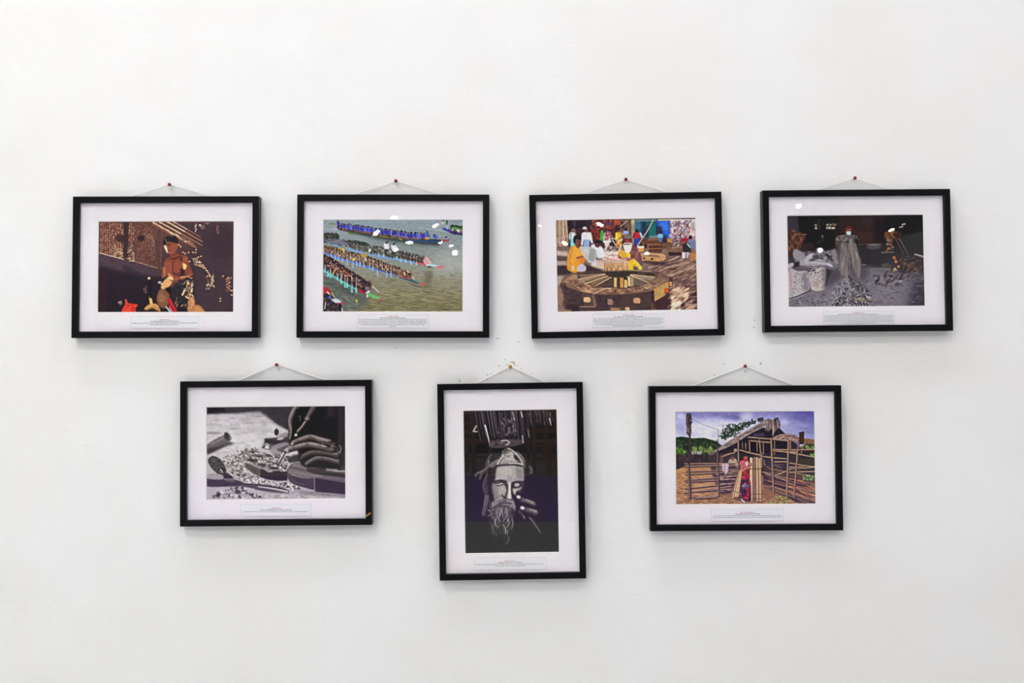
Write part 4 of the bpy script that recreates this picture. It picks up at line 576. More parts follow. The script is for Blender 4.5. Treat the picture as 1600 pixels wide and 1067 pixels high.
    # rim side
    c.P([(80, 750), (150, 800), (330, 852), (560, 878), (800, 872), (1085, 835), (1090, 1062), (200, 1062), (110, 900)], (72, 56, 60), .95, 4, tex=12, ts=(40, 18)); c.P([(290, 850), (430, 868), (470, 1010), (320, 1000)], (96, 76, 72), .8, 8); c.P([(440, 866), (470, 1000), (440, 1010), (415, 870)], (150, 122, 102), .6, 5); c.P([(1110, 810), (1280, 720), (1290, 800), (1240, 880), (1125, 945)], (180, 144, 92), 1, 3, tex=16, ts=(10, 40)); c.P([(1085, 830), (1120, 815), (1125, 950), (1090, 960)], (60, 44, 44), .95, 3); c.P([(740, 870), (1080, 838), (1085, 1000), (740, 1040)], (80, 64, 62), .8, 8); c.P([(120, 960), (260, 1000), (260, 1062), (120, 1062)], (50, 38, 46), .8, 10); c.P([(30, 1030), (180, 1040), (180, 1062), (30, 1062)], (150, 120, 96), .8, 5)
    for x, y, w, h, k in ((362, 928, 36, 28, (206, 170, 130)), (618, 955, 36, 32, (150, 120, 112)), (928, 938, 36, 30, (186, 146, 112)), (1312, 745, 17, 28, (186, 136, 92)), (1266, 822, 26, 26, (186, 96, 62)), (1312, 692, 18, 22, (90, 60, 60)), (680, 1032, 50, 16, (150, 116, 88)), (820, 1030, 24, 18, (190, 160, 130)), (85, 755, 30, 18, (96, 70, 64))): c.P([(x - w, y - h), (x + w, y - h * .85), (x + w * .95, y + h), (x - w * .9, y + h * .9)], k, 1, 2, True, tex=14); c.S([(x + w, y - h * .7), (x + w, y + h)], 7, (50, 36, 40), .8); c.S([(x - w, y + h), (x + w, y + h + 3)], 8, (40, 28, 34), .8)
    c.S([(280, 1005), (440, 1005)], 8, (206, 172, 130), .7); c.P([(570, 930), (590, 920), (590, 990), (575, 990)], (30, 22, 28), .9, 3)
    c.P([(930, 590), (1080, 598), (1090, 620), (940, 640)], (90, 74, 70), .9, 4, tex=14); c.S([(880, 590), (1090, 604)], 9, (196, 170, 140), .7)
    return c.done(.5, 1.16, .42, 1.0, 12, .38)
def paint_4():
    c = Print((1228, 334, 1448, 480), 1600, (30, 26, 32), 4); R = c.rnd
    c.L([0, 200, 380, 600, 760, 1062], [(18, 13, 18), (24, 18, 22), (42, 38, 44), (62, 56, 62), (96, 90, 98), (110, 104, 116)])
    c.P([(0, 0), (140, 0), (180, 330), (0, 420)], (52, 46, 56), 1, 12); c.P([(140, 10), (560, 10), (560, 400), (180, 420)], (17, 13, 19), .95, 10)
    c.P([(590, 20), (1120, 20), (1120, 330), (830, 350), (820, 260), (620, 240)], (46, 28, 26), .95, 16, tex=8); c.P([(800, 200), (1010, 210), (1000, 330), (830, 340)], (62, 38, 32), .7, 16); c.P([(860, 30), (1000, 40), (990, 130), (900, 140)], (50, 40, 46), .7, 18); c.P([(1000, 60), (1130, 60), (1130, 320), (1000, 300)], (24, 17, 22), .8, 18)
    c.P([(560, 60), (620, 60), (600, 250), (560, 260)], (36, 22, 22), .8, 8); c.P([(1280, 20), (1560, 20), (1560, 190), (1340, 250), (1270, 160)], (14, 11, 14), .95, 14); c.P([(1300, 260), (1560, 190), (1565, 480), (1400, 480)], (46, 48, 46), .95, 14); c.P([(820, 370), (1120, 350), (1130, 600), (840, 600)], (44, 42, 44), .85, 20); c.S([(820, 350), (900, 345), (1080, 345)], 13, (96, 66, 50), .7); c.E(1000, 375, 80, 30, (84, 80, 84), 0, .8, .5); c.E(1010, 350, 80, 9, (120, 116, 120), 0, .7, .5)
    # small windows
    for x0, y0, x1, y1 in ((330, 118, 356, 136), (332, 148, 356, 176), (460, 112, 492, 132), (500, 110, 545, 132), (548, 108, 575, 130), (460, 146, 478, 172), (482, 146, 512, 172), (516, 150, 560, 172)): c.P([(x0, y0), (x1, y0 - 2), (x1, y1), (x0, y1)], (176, 166, 140), .95, 3, tex=30)
    c.D([(330, 60), (580, 60), (580, 120), (330, 120)], 46, [(34, 34, 30), (60, 56, 50), (20, 16, 20)], (5, 9), 30, 60, 2, .8); c.S([(382, 70), (385, 180)], 6, (90, 80, 72), .8); c.S([(395, 100), (398, 180)], 9, (22, 18, 24)); c.S([(440, 100), (455, 180)], 14, (18, 14, 20))
    for x, y in ((1330, 120), (1350, 116), (1300, 150), (1324, 148)): c.E(x, y, 14, 7, (176, 166, 146), -30, .9)
    c.P([(400, 230), (435, 230), (430, 320), (405, 320)], (34, 38, 54), .9, 6); c.E(418, 255, 12, 14, (110, 96, 80), 0, .8, .5); c.E(380, 320, 24, 18, (40, 38, 24), 0, .9, .5)
    # rusty drum at left
    c.P([(30, 240), (60, 190), (100, 180), (110, 230), (230, 230), (200, 330), (190, 420), (30, 480)], (66, 38, 30), .9, 8, True, tex=16); c.D([(40, 190), (230, 230), (190, 400), (40, 420)], 80, [(110, 62, 42), (46, 28, 26), (140, 84, 56), (76, 46, 36)], (6, 13), 85, 20, 2.4, .75); c.S([(105, 240), (150, 232), (235, 235)], 9, (140, 90, 62), .9); c.E(90, 195, 24, 16, (110, 80, 62), 20, .8, .5); c.P([(180, 340), (300, 330), (330, 400), (190, 420)], (50, 34, 36), .9, 8, tex=12)
    # stack of logs on the right
    c.P([(1130, 230), (1200, 190), (1300, 220), (1310, 260), (1230, 300), (1140, 290)], (104, 66, 34), .95, 10, True, tex=18); c.P([(1200, 220), (1310, 210), (1310, 280), (1220, 300)], (40, 24, 22), .85, 10); c.D([(1130, 190), (1230, 200), (1230, 270), (1130, 270)], 30, [(140, 92, 46), (80, 50, 34)], (8, 14), 0, 40, 1.5, .7)
    for x, y in ((1165, 300), (1200, 305), (1160, 345), (1195, 350), (1170, 395), (1200, 400), (1150, 420), (1215, 380), (1185, 325)): c.E(x, y, 18, 16, R.choice([(130, 92, 72), (150, 110, 88), (106, 74, 62)]), 0, .9, .3); c.S([(x - 14, y + 16), (x + 14, y + 16)], 6, (30, 20, 22), .8)
    c.S([(1090, 440), (1230, 436)], 12, (120, 106, 100), .85)
    for x0, y0, x1, y1 in ((1250, 280, 1350, 470), (1280, 270, 1380, 440), (1300, 280, 1400, 470)): c.S([(x0, y0), (x1, y1)], 10, (74, 62, 58), .8); c.S([(x0 - 4, y0), (x1 - 4, y1)], 4, (120, 108, 100), .7)
    for x, y, r, k in ((1232, 498, 20, (170, 110, 66)), (1246, 520, 16, (150, 92, 56)), (1254, 545, 18, (196, 130, 76)), (1282, 600, 17, (206, 140, 66)), (1356, 566, 18, (150, 84, 50)), (1400, 598, 26, (150, 92, 64)), (1450, 500, 14, (130, 110, 76)), (1240, 640, 24, (130, 110, 76)), (1215, 600, 14, (96, 66, 46))): c.E(x, y, r, r, [v * .55 for v in k]); c.E(x, y, r * .75, r * .75, k, 0, .95, .3)
    c.S([(1225, 650), (1240, 615), (1260, 640)], 10, (190, 176, 140), .9); c.S([(1380, 480), (1430, 520)], 9, (110, 100, 90), .8); c.S([(1470, 462), (1565, 490)], 24, (120, 112, 112), .9); c.S([(1470, 456), (1565, 484)], 8, (176, 168, 168), .9); c.P([(1280, 620), (1560, 600), (1570, 700), (1330, 700)], (60, 48, 46), .8, 14, tex=14); c.D([(1290, 480), (1560, 500), (1560, 660), (1300, 640)], 60, [(84, 66, 58), (40, 30, 32), (110, 86, 72)], (5, 10), -30, 40, 3, .7)
    c.P([(950, 620), (1190, 615), (1200, 660), (960, 668)], (96, 88, 86), .95, 6, tex=14); c.P([(1080, 570), (1160, 560), (1210, 600), (1110, 610)], (84, 74, 72), .9, 6); c.S([(960, 625), (1190, 622)], 7, (140, 130, 128), .8); c.S([(860, 580), (910, 578)], 9, (150, 140, 132), .8)
    # floor
    c.P([(480, 640), (1000, 620), (1300, 700), (1570, 690), (1580, 1062), (30, 1062), (40, 980), (300, 860)], (112, 106, 116), 1, 30, tex=6); c.P([(1480, 700), (1600, 680), (1600, 1062), (1380, 1062)], (46, 42, 56), .8, 40); c.P([(1000, 800), (1300, 830), (1250, 1000), (1000, 980)], (130, 124, 134), .6, 40); c.D([(500, 680), (1560, 700), (1560, 1050), (50, 1050), (300, 880)], 500, [(128, 122, 132), (84, 78, 88), (100, 94, 104), (66, 60, 70)], (4, 9), -8, 25, 3, .45); c.P([(720, 600), (900, 590), (960, 680), (880, 760), (760, 720)], (76, 70, 76), .8, 24); c.P([(480, 650), (620, 620), (640, 720), (540, 790), (470, 850)], (70, 64, 72), .85, 20)
    c.D([(990, 700), (1330, 700), (1330, 800), (1150, 830), (990, 790)], 90, [(60, 54, 60), (140, 134, 140), (84, 76, 80), (40, 34, 40), (110, 100, 100)], (7, 14), -30, 45, 2.6, .85); c.D([(1050, 650), (1560, 660), (1560, 780), (1330, 760)], 90, [(90, 82, 88), (52, 46, 52), (120, 112, 116)], (4, 8), -20, 40, 3, .7); c.E(1302, 768, 24, 16, (150, 144, 148), 0, .9, .4); c.P([(1060, 780), (1110, 710), (1140, 790), (1100, 800)], (126, 120, 128), .9, 5); c.P([(1150, 800), (1240, 760), (1240, 830)], (130, 124, 132), .8, 6)
    # pile of shreds
    c.P([(430, 960), (560, 830), (640, 770), (705, 712), (760, 745), (860, 810), (960, 900), (980, 1000), (700, 1062), (430, 1062)], (120, 114, 122), .95, 14, True); c.P([(710, 720), (830, 780), (960, 900), (900, 930), (800, 840)], (66, 60, 66), .75, 14)
    c.D([(420, 1050), (560, 830), (640, 770), (705, 715), (860, 810), (980, 920), (980, 1050)], 760, [(176, 170, 176), (60, 54, 62), (130, 124, 132), (44, 38, 46), (150, 144, 150)], (3, 7), 0, 80, 2.2, .75); c.D([(560, 960), (980, 920), (930, 1050), (560, 1050)], 300, [(34, 30, 36), (60, 54, 60), (190, 184, 186), (90, 84, 90)], (4, 8), 0, 80, 2.2, .8); c.D([(720, 760), (960, 880), (900, 920), (740, 840)], 120, [(50, 44, 52), (80, 74, 80), (150, 144, 148)], (4, 7), 30, 60, 2.2, .8); c.D([(120, 960), (450, 900), (520, 1050), (120, 1050)], 80, [(66, 60, 70), (150, 144, 152)], (4, 7), 0, 60, 2.2, .7)
    c.D([(780, 950), (900, 950), (900, 985), (780, 975)], 24, [(156, 146, 116), (130, 120, 100)], (5, 9), -5, 20, 2.5, .7); c.D([(900, 960), (1160, 960), (1160, 995), (950, 985)], 34, [(140, 132, 118), (120, 112, 112)], (5, 9), 0, 20, 2, .6); c.E(1210, 955, 22, 8, (70, 64, 74), 15, .7)
    # worker and the falling material
    c.P([(560, 300), (590, 255), (690, 235), (780, 245), (825, 290), (825, 360), (780, 350), (760, 300), (640, 300), (620, 350), (580, 370)], (74, 66, 64), 1, 6, True, tex=14); c.D([(570, 250), (820, 250), (820, 300), (570, 310)], 90, [(110, 102, 96), (50, 44, 44), (140, 132, 124), (84, 76, 72)], (5, 9), 0, 40, 2, .75); c.P([(780, 280), (825, 290), (820, 365), (785, 360)], (20, 16, 20), .9, 6); c.S([(572, 290), (600, 258), (690, 240)], 7, (130, 122, 116), .8, smooth=True)
    c.P([(600, 330), (790, 330), (790, 520), (610, 520)], (60, 54, 56), .9, 12); c.P([(625, 330), (690, 310), (700, 420), (690, 560), (700, 700), (640, 690), (600, 580), (600, 450)], (120, 112, 108), .8, 16, True, tex=14, ts=(12, 40)); c.P([(720, 290), (770, 300), (810, 440), (850, 540), (838, 740), (800, 690), (750, 560), (725, 420)], (126, 118, 112), .8, 12, True, tex=14, ts=(12, 40)); c.P([(600, 480), (720, 440), (720, 560), (640, 600)], (138, 128, 122), .7, 22)
    for i in range(150):
        x = R.uniform(612, 822); y = R.uniform(320, 560); l = R.uniform(40, 120); dx = (x - 715) * .12; k = R.choice([(150, 142, 134), (96, 88, 88), (128, 120, 114), (74, 68, 70), (164, 154, 144)]); c.S([(x, y), (x + dx, y + l)], R.uniform(4, 11), k, .35, 3, 2)
    for q in ([(740, 300), (735, 380), (760, 470)], [(800, 440), (840, 540), (830, 720)], [(690, 600), (690, 700)], [(640, 560), (640, 680)]): c.S(q, 22, (156, 146, 136), .5, 9, 3, True)
    c.P([(560, 380), (610, 340), (640, 420), (600, 560), (560, 500)], (76, 68, 68), .6, 16); c.S([(688, 690), (700, 720)], 12, (150, 144, 142), .9); c.P([(705, 690), (760, 740), (740, 760), (710, 725)], (50, 44, 48), .8, 6)
    c.P([(680, 165), (700, 142), (740, 142), (762, 175), (756, 215), (680, 215)], (96, 34, 36), 1, 4, True, tex=10); c.P([(690, 175), (740, 170), (742, 200), (690, 202)], (150, 72, 66), .9, 4, True); c.S([(692, 190), (740, 188)], 8, (60, 26, 28), .9); c.S([(690, 162), (745, 160)], 9, (70, 30, 36), .9); c.P([(690, 203), (744, 200), (742, 236), (700, 240)], (168, 196, 196), 1, 3, True); c.S([(694, 218), (740, 216)], 6, (206, 226, 226), .8); c.P([(740, 190), (765, 200), (755, 236), (742, 236)], (26, 22, 34), .9, 3)
    # sacks behind
    c.P([(90, 400), (190, 430), (250, 470), (340, 440), (360, 390), (440, 420), (500, 430), (560, 400), (590, 460), (600, 600), (480, 640), (300, 620), (150, 600), (90, 500)], (104, 98, 106), 1, 5, True, tex=18); c.D([(200, 440), (560, 420), (590, 560), (480, 560), (250, 520)], 150, [(150, 144, 150), (60, 54, 62), (120, 114, 122), (40, 36, 44)], (7, 14), 20, 50, 2.2, .8); c.P([(510, 410), (560, 400), (600, 560), (560, 580), (530, 480)], (130, 124, 132), .9, 6); c.P([(350, 390), (440, 420), (420, 470), (350, 460)], (140, 134, 138), .8, 8)
    c.P([(85, 450), (110, 402), (180, 440), (225, 480), (205, 540), (150, 540), (95, 500)], (140, 134, 142), 1, 4, True, tex=14); c.P([(150, 550), (260, 490), (380, 510), (500, 560), (540, 595), (500, 590), (420, 590), (350, 610), (200, 600)], (150, 144, 152), 1, 4, True, tex=12); c.P([(250, 470), (300, 450), (320, 460), (250, 540), (210, 545)], (176, 170, 178), .95, 4, True); c.P([(260, 530), (360, 470), (400, 500), (300, 540)], (70, 64, 72), .9, 6); c.S([(220, 560), (340, 555), (480, 575)], 11, (190, 184, 190), .8, smooth=True); c.S([(160, 590), (300, 600), (400, 588)], 8, (60, 54, 60), .8, smooth=True); c.P([(480, 555), (540, 595), (520, 605), (470, 580)], (196, 190, 192), .9, 3); c.P([(95, 560), (160, 540), (150, 600), (100, 610)], (32, 28, 34), .9, 5); c.P([(30, 570), (90, 560), (80, 600), (35, 630)], (160, 156, 164), 1, 4, True); c.P([(110, 600), (270, 610), (280, 650), (130, 640)], (90, 84, 88), .9, 6, tex=24); c.P([(30, 640), (110, 600), (150, 650), (40, 660)], (80, 74, 84), .95, 5)
    # front sacks
    c.P([(35, 640), (140, 650), (250, 655), (270, 760), (260, 870), (180, 930), (60, 970), (35, 970)], (170, 164, 168), 1, 4, True, tex=12); c.P([(180, 660), (265, 660), (265, 870), (200, 910)], (110, 104, 110), .7, 14); c.D([(60, 670), (250, 670), (250, 900), (60, 930)], 110, [(140, 132, 134), (190, 184, 186), (110, 102, 106)], (4, 8), 60, 50, 2.4, .6); c.S([(50, 660), (55, 870)], 26, (176, 120, 122), .65); c.S([(38, 660), (45, 880)], 6, (206, 190, 192), .8); c.S([(35, 965), (150, 930), (280, 870)], 12, (34, 28, 36), .9, smooth=True); c.E(100, 775, 14, 8, (110, 96, 96), 0, .8)
    c.P([(268, 660), (330, 625), (440, 610), (455, 700), (450, 800), (430, 860), (350, 880), (290, 850), (272, 760)], (176, 168, 166), 1, 4, True, tex=12); c.P([(410, 620), (455, 620), (452, 830), (420, 850)], (96, 90, 94), .75, 10); c.D([(280, 650), (440, 640), (440, 840), (300, 850)], 100, [(190, 182, 178), (150, 140, 138), (120, 110, 110)], (4, 8), 40, 60, 2.2, .65); c.S([(290, 800), (360, 810)], 40, (170, 124, 120), .4, soft=5); c.S([(340, 780), (360, 780)], 30, (166, 110, 106), .5, soft=3); c.S([(275, 655), (330, 640), (380, 600)], 9, (66, 58, 58), .9, smooth=True); c.P([(460, 620), (530, 640), (480, 760), (450, 860)], (50, 44, 50), .85, 8); c.D([(270, 630), (390, 620), (380, 680), (280, 690)], 30, [(70, 62, 62), (190, 184, 180)], (5, 8), -30, 40, 2.2, .8)
    return c.done(.55, 1.1, .25, .9, 9, .35)
def paint_5():
    c = Print((321, 634, 541, 780), 1600, (188, 180, 186), 5); R = c.rnd
    c.L([0, 110, 400, 700, 1062], [(60, 52, 60), (176, 168, 174), (196, 190, 194), (176, 168, 172), (170, 162, 168)])
    # dark surroundings
    c.P([(0, 0), (700, 0), (600, 60), (300, 84), (0, 96)], (62, 56, 62), 1, 9); c.P([(15, 12), (215, 12), (215, 70), (15, 84)], (34, 28, 36), .9, 6)
    c.P([(560, 0), (1600, 0), (1600, 700), (960, 420), (950, 280), (800, 200), (640, 80)], (66, 60, 66), 1, 14); c.P([(700, 0), (1000, 0), (950, 160), (940, 280), (800, 190), (700, 100)], (62, 56, 62), .9, 10)
    c.P([(1040, 0), (1600, 0), (1600, 700), (1480, 620), (1100, 560), (950, 420), (990, 200)], (24, 16, 28), 1, 10); c.P([(1500, 0), (1600, 0), (1600, 760), (1500, 740)], (52, 48, 54), .9, 8); c.P([(1380, 0), (1490, 0), (1480, 120), (1360, 150)], (60, 40, 52), .8, 14)
    c.P([(860, 330), (1000, 300), (1080, 420), (880, 480)], (30, 22, 30), .9, 10)
    c.N([(0, 90), (620, 70), (920, 260), (640, 560), (0, 560)], 12, 60, 26, 10); c.N([(0, 90), (620, 70), (920, 260), (640, 560), (0, 560)], 6, 14, 8, 10)
    for x, y, rx, ry, a in ((490, 195, 70, 14, .35), (90, 310, 90, 18, .6), (330, 260, 60, 14, .25), (600, 120, 60, 10, .3), (450, 310, 50, 10, .25)): c.E(x, y, rx, ry, (120, 110, 118), 0, a, .9)
    c.P([(160, 110), (220, 100), (250, 300), (200, 340)], (206, 200, 204), .4, 22)
    # far chisel handle
    c.P([(10, 450), (130, 370), (215, 330), (245, 305), (285, 345), (280, 400), (150, 480), (15, 545)], (104, 94, 100), 1, 7, True); c.P([(15, 490), (150, 460), (270, 410), (330, 430), (260, 450), (20, 560)], (66, 56, 62), .85, 8); c.E(240, 345, 26, 46, (62, 52, 58), -20, .9, .4); c.S([(60, 440), (200, 370)], 22, (140, 130, 136), .6)
    # blurred tools in the middle
    c.P([(670, 375), (760, 365), (930, 350), (960, 420), (860, 430), (700, 420)], (74, 64, 70), 1, 5, True); c.P([(660, 440), (680, 380), (960, 420), (930, 470), (720, 500), (640, 480)], (58, 48, 54), .9, 8); c.E(806, 300, 26, 40, (58, 46, 52), 0, 1, .3); c.P([(830, 320), (930, 300), (940, 350), (820, 380)], (150, 140, 146), .9, 8); c.E(850, 375, 40, 13, (186, 178, 182), -10, .9, .5)
    c.E(705, 458, 36, 32, (206, 198, 202), 0, 1, .3); c.E(740, 460, 26, 30, (90, 80, 86), 0, .8, .4); c.P([(740, 480), (800, 440), (940, 420), (930, 540), (840, 560), (740, 540)], (150, 138, 146), .9, 6, True); c.P([(800, 500), (940, 440), (940, 540), (860, 530)], (84, 72, 80), .8, 6); c.E(690, 540, 50, 26, (180, 172, 176), 0, .9, .5); c.P([(620, 560), (740, 560), (840, 545), (840, 580), (620, 600)], (96, 86, 92), .7, 8); c.S([(640, 480), (720, 430)], 12, (60, 50, 56), .7)
    # shavings
    sh = [(210, 640), (330, 590), (440, 520), (560, 500), (700, 620), (640, 640), (430, 640), (460, 760), (640, 850), (820, 870), (940, 880), (1080, 940), (960, 960), (700, 920), (420, 850), (280, 790)]
    c.P(sh, (150, 140, 136), .8, 14, True)
    c.D(sh, 760, [(214, 206, 200), (96, 84, 84), (180, 170, 164), (130, 118, 116), (60, 50, 52), (230, 224, 218)], (5, 11), 20, 60, 1.8, .85)
    c.D([(400, 500), (560, 480), (720, 560), (960, 580), (930, 690), (720, 720), (560, 660), (440, 620)], 420, [(200, 190, 186), (80, 68, 70), (160, 148, 146), (48, 38, 42), (120, 108, 108)], (5, 11), 30, 50, 2.2, .88)
    for i in range(130):
        x, y = R.uniform(230, 1000), R.uniform(520, 930)
        if abs(y - (560 + (x - 230) * .42)) > 150: continue
        r = R.uniform(10, 22); t = R.uniform(0, 6.28); c.S([(x + r * math.cos(t + u), y + r * .7 * math.sin(t + u)) for u in np.linspace(0, R.uniform(1.8, 3.6), 7)], 6, R.choice([(224, 216, 210), (70, 58, 60), (196, 188, 182)]), .9)
    c.D([(180, 600), (260, 560), (420, 540), (360, 640), (220, 680)], 60, [(110, 100, 104), (206, 198, 200), (80, 70, 76)], (6, 11), 20, 60, 1.5, .8)
    # carved block
    c.P([(450, 640), (560, 690), (620, 720), (620, 810), (540, 770), (450, 700)], (92, 78, 80), 1, 3, tex=10); c.P([(620, 715), (720, 745), (930, 735), (930, 850), (820, 855), (700, 838), (620, 810)], (52, 38, 42), 1, 3, tex=8); c.P([(450, 640), (560, 690), (620, 720), (720, 748), (930, 738)], (60, 46, 50), .3, 3); c.S([(450, 645), (560, 694), (620, 724)], 6, (130, 116, 116), .8)
    c.S([(720, 610), (820, 590), (960, 575)], 9, (70, 58, 62), .9); c.S([(700, 640), (830, 610), (1000, 600)], 8, (140, 126, 128), .9); c.S([(640, 600), (720, 640), (830, 660)], 9, (56, 44, 48), .9); c.P([(470, 600), (590, 610), (580, 640), (490, 630)], (50, 40, 44), .85, 5); c.P([(720, 690), (820, 700), (830, 725), (740, 720)], (50, 38, 42), .95, 4); c.P([(580, 650), (690, 670), (680, 690), (600, 680)], (70, 58, 60), .85, 4)
    c.D([(840, 660), (950, 670), (930, 740), (860, 750)], 50, [(200, 190, 188), (110, 98, 98), (60, 50, 52)], (5, 9), 20, 60, 1.6, .9); c.D([(680, 700), (740, 720), (760, 755), (690, 750)], 22, [(200, 190, 186), (120, 110, 108)], (5, 8), 20, 60, 1.6, .9)
    # front violin body
    c.P([(925, 740), (960, 780), (1100, 820), (1260, 830), (1260, 950), (1120, 930), (980, 880), (930, 810)], (74, 58, 68), 1, 3, True, tex=10); c.P([(1240, 820), (1340, 815), (1600, 850), (1600, 1010), (1400, 990), (1250, 980)], (58, 44, 56), 1, 3, tex=10); c.P([(930, 720), (980, 660), (1100, 650), (1300, 690), (1520, 740), (1600, 760), (1600, 850), (1330, 810), (1160, 830), (1000, 790), (940, 760)], (120, 104, 108), 1, 3, True, tex=14)
    c.P([(1250, 820), (1330, 800), (1600, 825), (1600, 880), (1420, 850)], (112, 96, 104), .9, 4); c.S([(1235, 815), (1240, 975)], 13, (128, 110, 112), .9); c.S([(950, 700), (1100, 730), (1300, 770), (1560, 790)], 9, (60, 46, 54), .9, smooth=True); c.S([(960, 745), (1120, 775), (1320, 800)], 8, (150, 138, 138), .7, soft=2, smooth=True); c.S([(1000, 670), (1180, 700), (1350, 700)], 9, (150, 138, 138), .7, soft=2, smooth=True); c.S([(1380, 720), (1500, 745), (1590, 740)], 14, (170, 152, 150), .9); c.P([(1180, 760), (1330, 740), (1600, 770), (1600, 820), (1320, 790)], (48, 36, 46), .8, 6)
    c.S([(930, 780), (990, 850), (1120, 900)], 10, (110, 92, 98), .7, smooth=True); c.P([(1160, 700), (1330, 690), (1370, 720), (1330, 760), (1180, 755)], (70, 52, 58), 1, 4, True); c.S([(1170, 712), (1330, 700)], 10, (130, 108, 108), .8)
    # hands : tool hand behind
    def digit(q, w0, w1, tone=1.0, hi=1.0):
        n = len(q); c.S(q, w0, [v * tone for v in (40, 30, 34)], 1, w1, 2.5, True)
        c.S([(x, y - w0 * .08) for x, y in q], w0 * .78, [v * tone for v in (92, 76, 75)], .9, w1 * .78, 4, True); c.S([(x, y - w0 * .17) for x, y in q], w0 * .46, [v * tone for v in (128, 110, 106)], .75, w1 * .5, 4.5, True); c.S([(x, y - w0 * .25) for x, y in q], w0 * .2, [v * tone for v in (182, 166, 158)], .7 * hi, w1 * .26, 3, True)
    c.P([(1040, 12), (1330, 12), (1300, 330), (1100, 400), (960, 420), (990, 200)], (22, 15, 22), 1, 10)
    digit([(1030, 10), (975, 110), (955, 190), (968, 290), (958, 385)], 86, 34, 1.0, .6); c.S([(1040, 60), (1010, 170), (1000, 300), (975, 390)], 40, (26, 18, 24), .9, 14, 4, True); c.S([(1010, 20), (950, 150), (955, 270)], 10, (170, 150, 142), .55, 6, 2.5, True)
    for y in (150, 172, 196): c.S([(950, y), (990, y - 8)], 5, (48, 36, 40), .6, soft=1.2)
    digit([(1230, 10), (1190, 80), (1150, 150)], 84, 50, .82, .5); c.E(1152, 146, 26, 22, (138, 112, 104), -30, .9, .5); c.S([(1072, 120), (1078, 172)], 18, (120, 100, 98), .7, 9, 2)
    c.S([(1135, 180), (1095, 240), (1045, 295)], 24, (96, 82, 78), 1, soft=1.5); c.S([(1128, 180), (1090, 236), (1042, 288)], 9, (190, 176, 168), .85, soft=1.2); c.E(1026, 332, 14, 17, (220, 214, 212), 30, 1, .3); c.S([(1030, 312), (1058, 300)], 9, (70, 60, 62))
    # lower hand
    c.P([(1080, 470), (1300, 380), (1480, 420), (1540, 500), (1530, 700), (1300, 700), (1120, 690), (1060, 600)], (30, 21, 27), 1, 8, True)
    c.P([(1290, 385), (1420, 400), (1520, 450), (1530, 560), (1420, 570), (1300, 480)], (74, 60, 62), .85, 12, True, tex=14, ts=(26, 7))
    digit([(1500, 640), (1400, 612), (1280, 600), (1205, 628), (1140, 672)], 74, 40, .9, .9); digit([(1490, 570), (1350, 540), (1200, 540), (1120, 575), (1080, 610)], 80, 46, .78, .7); digit([(1430, 490), (1310, 470), (1170, 448), (1050, 472), (930, 506)], 92, 58, 1.05, 1.0); digit([(1400, 420), (1290, 390), (1190, 362), (1090, 388), (990, 428)], 88, 46, 1.0, 1.0)
    for x, y, a in ((1185, 350, 70), (1160, 430, 75), (1145, 436, 75), (1000, 470, 80), (1050, 395, 75), (1230, 372, 60), (1300, 455, 60), (1260, 520, 70), (1330, 590, 70)):
        for d in (-12, 0, 12): r = math.radians(a); c.S([(x + d - 16 * math.cos(r), y - 16 * math.sin(r)), (x + d + 12 * math.cos(r), y + 20 * math.sin(r))], 4, (50, 38, 42), .55, soft=1.2)
    c.D([(1310, 395), (1490, 420), (1530, 540), (1360, 510)], 60, [(150, 130, 126), (48, 36, 42), (110, 92, 92), (34, 25, 32)], (4, 7), 12, 30, 5, .7); c.S([(1520, 450), (1540, 490), (1520, 530), (1470, 545)], 9, (176, 158, 154), .8, soft=1.5, smooth=True)
    c.E(918, 512, 26, 26, (180, 164, 158), 0, .85, .6); c.E(982, 432, 18, 15, (190, 174, 166), -20, .8, .6); c.S([(905, 505), (925, 488)], 8, (214, 204, 198), .7, soft=1.5)
    c.P([(1000, 560), (1100, 548), (1060, 640), (950, 650), (930, 600)], (40, 30, 36), .8, 9); c.P([(1220, 640), (1420, 655), (1530, 690), (1530, 725), (1250, 695), (1150, 685)], (22, 15, 22), .9, 8)
    # chisel blade
    c.S([(905, 530), (845, 640)], 30, (70, 62, 66)); c.S([(890, 535), (832, 632)], 10, (224, 218, 216)); c.S([(915, 545), (860, 640)], 7, (196, 190, 190)); c.S([(900, 545), (848, 636)], 9, (36, 30, 36))
    # left gouge
    c.P([(25, 620), (70, 572), (140, 590), (200, 650), (235, 740), (190, 790), (130, 770), (60, 700)], (70, 62, 66), 1, 3, True, tex=6)
    for q in ([(60, 690), (95, 640), (160, 610)], [(95, 730), (130, 680), (190, 660)], [(120, 760), (150, 710), (215, 700)]): c.S(q, 7, (36, 30, 36), .9, smooth=True); c.S([(x - 5, y - 8) for x, y in q], 5, (130, 122, 124), .7, smooth=True)
    c.E(90, 620, 40, 20, (96, 88, 92), 35, .7, .6); c.E(180, 740, 42, 40, (40, 34, 40), 0, .9, .3); c.E(168, 745, 22, 26, (90, 84, 86), -20); c.S([(170, 720), (195, 760)], 9, (200, 194, 194)); c.P([(190, 770), (240, 760), (300, 800), (320, 830), (210, 830)], (50, 42, 48), 1, 4)
    c.P([(10, 790), (180, 790), (215, 840), (330, 840), (440, 880), (420, 910), (200, 920), (10, 915)], (64, 54, 60), 1, 4, True, tex=10); c.P([(10, 785), (170, 780), (200, 830), (140, 840), (10, 825)], (160, 150, 152), .95, 4, True); c.P([(220, 830), (320, 835), (340, 870), (230, 860)], (110, 100, 104), .8, 4)
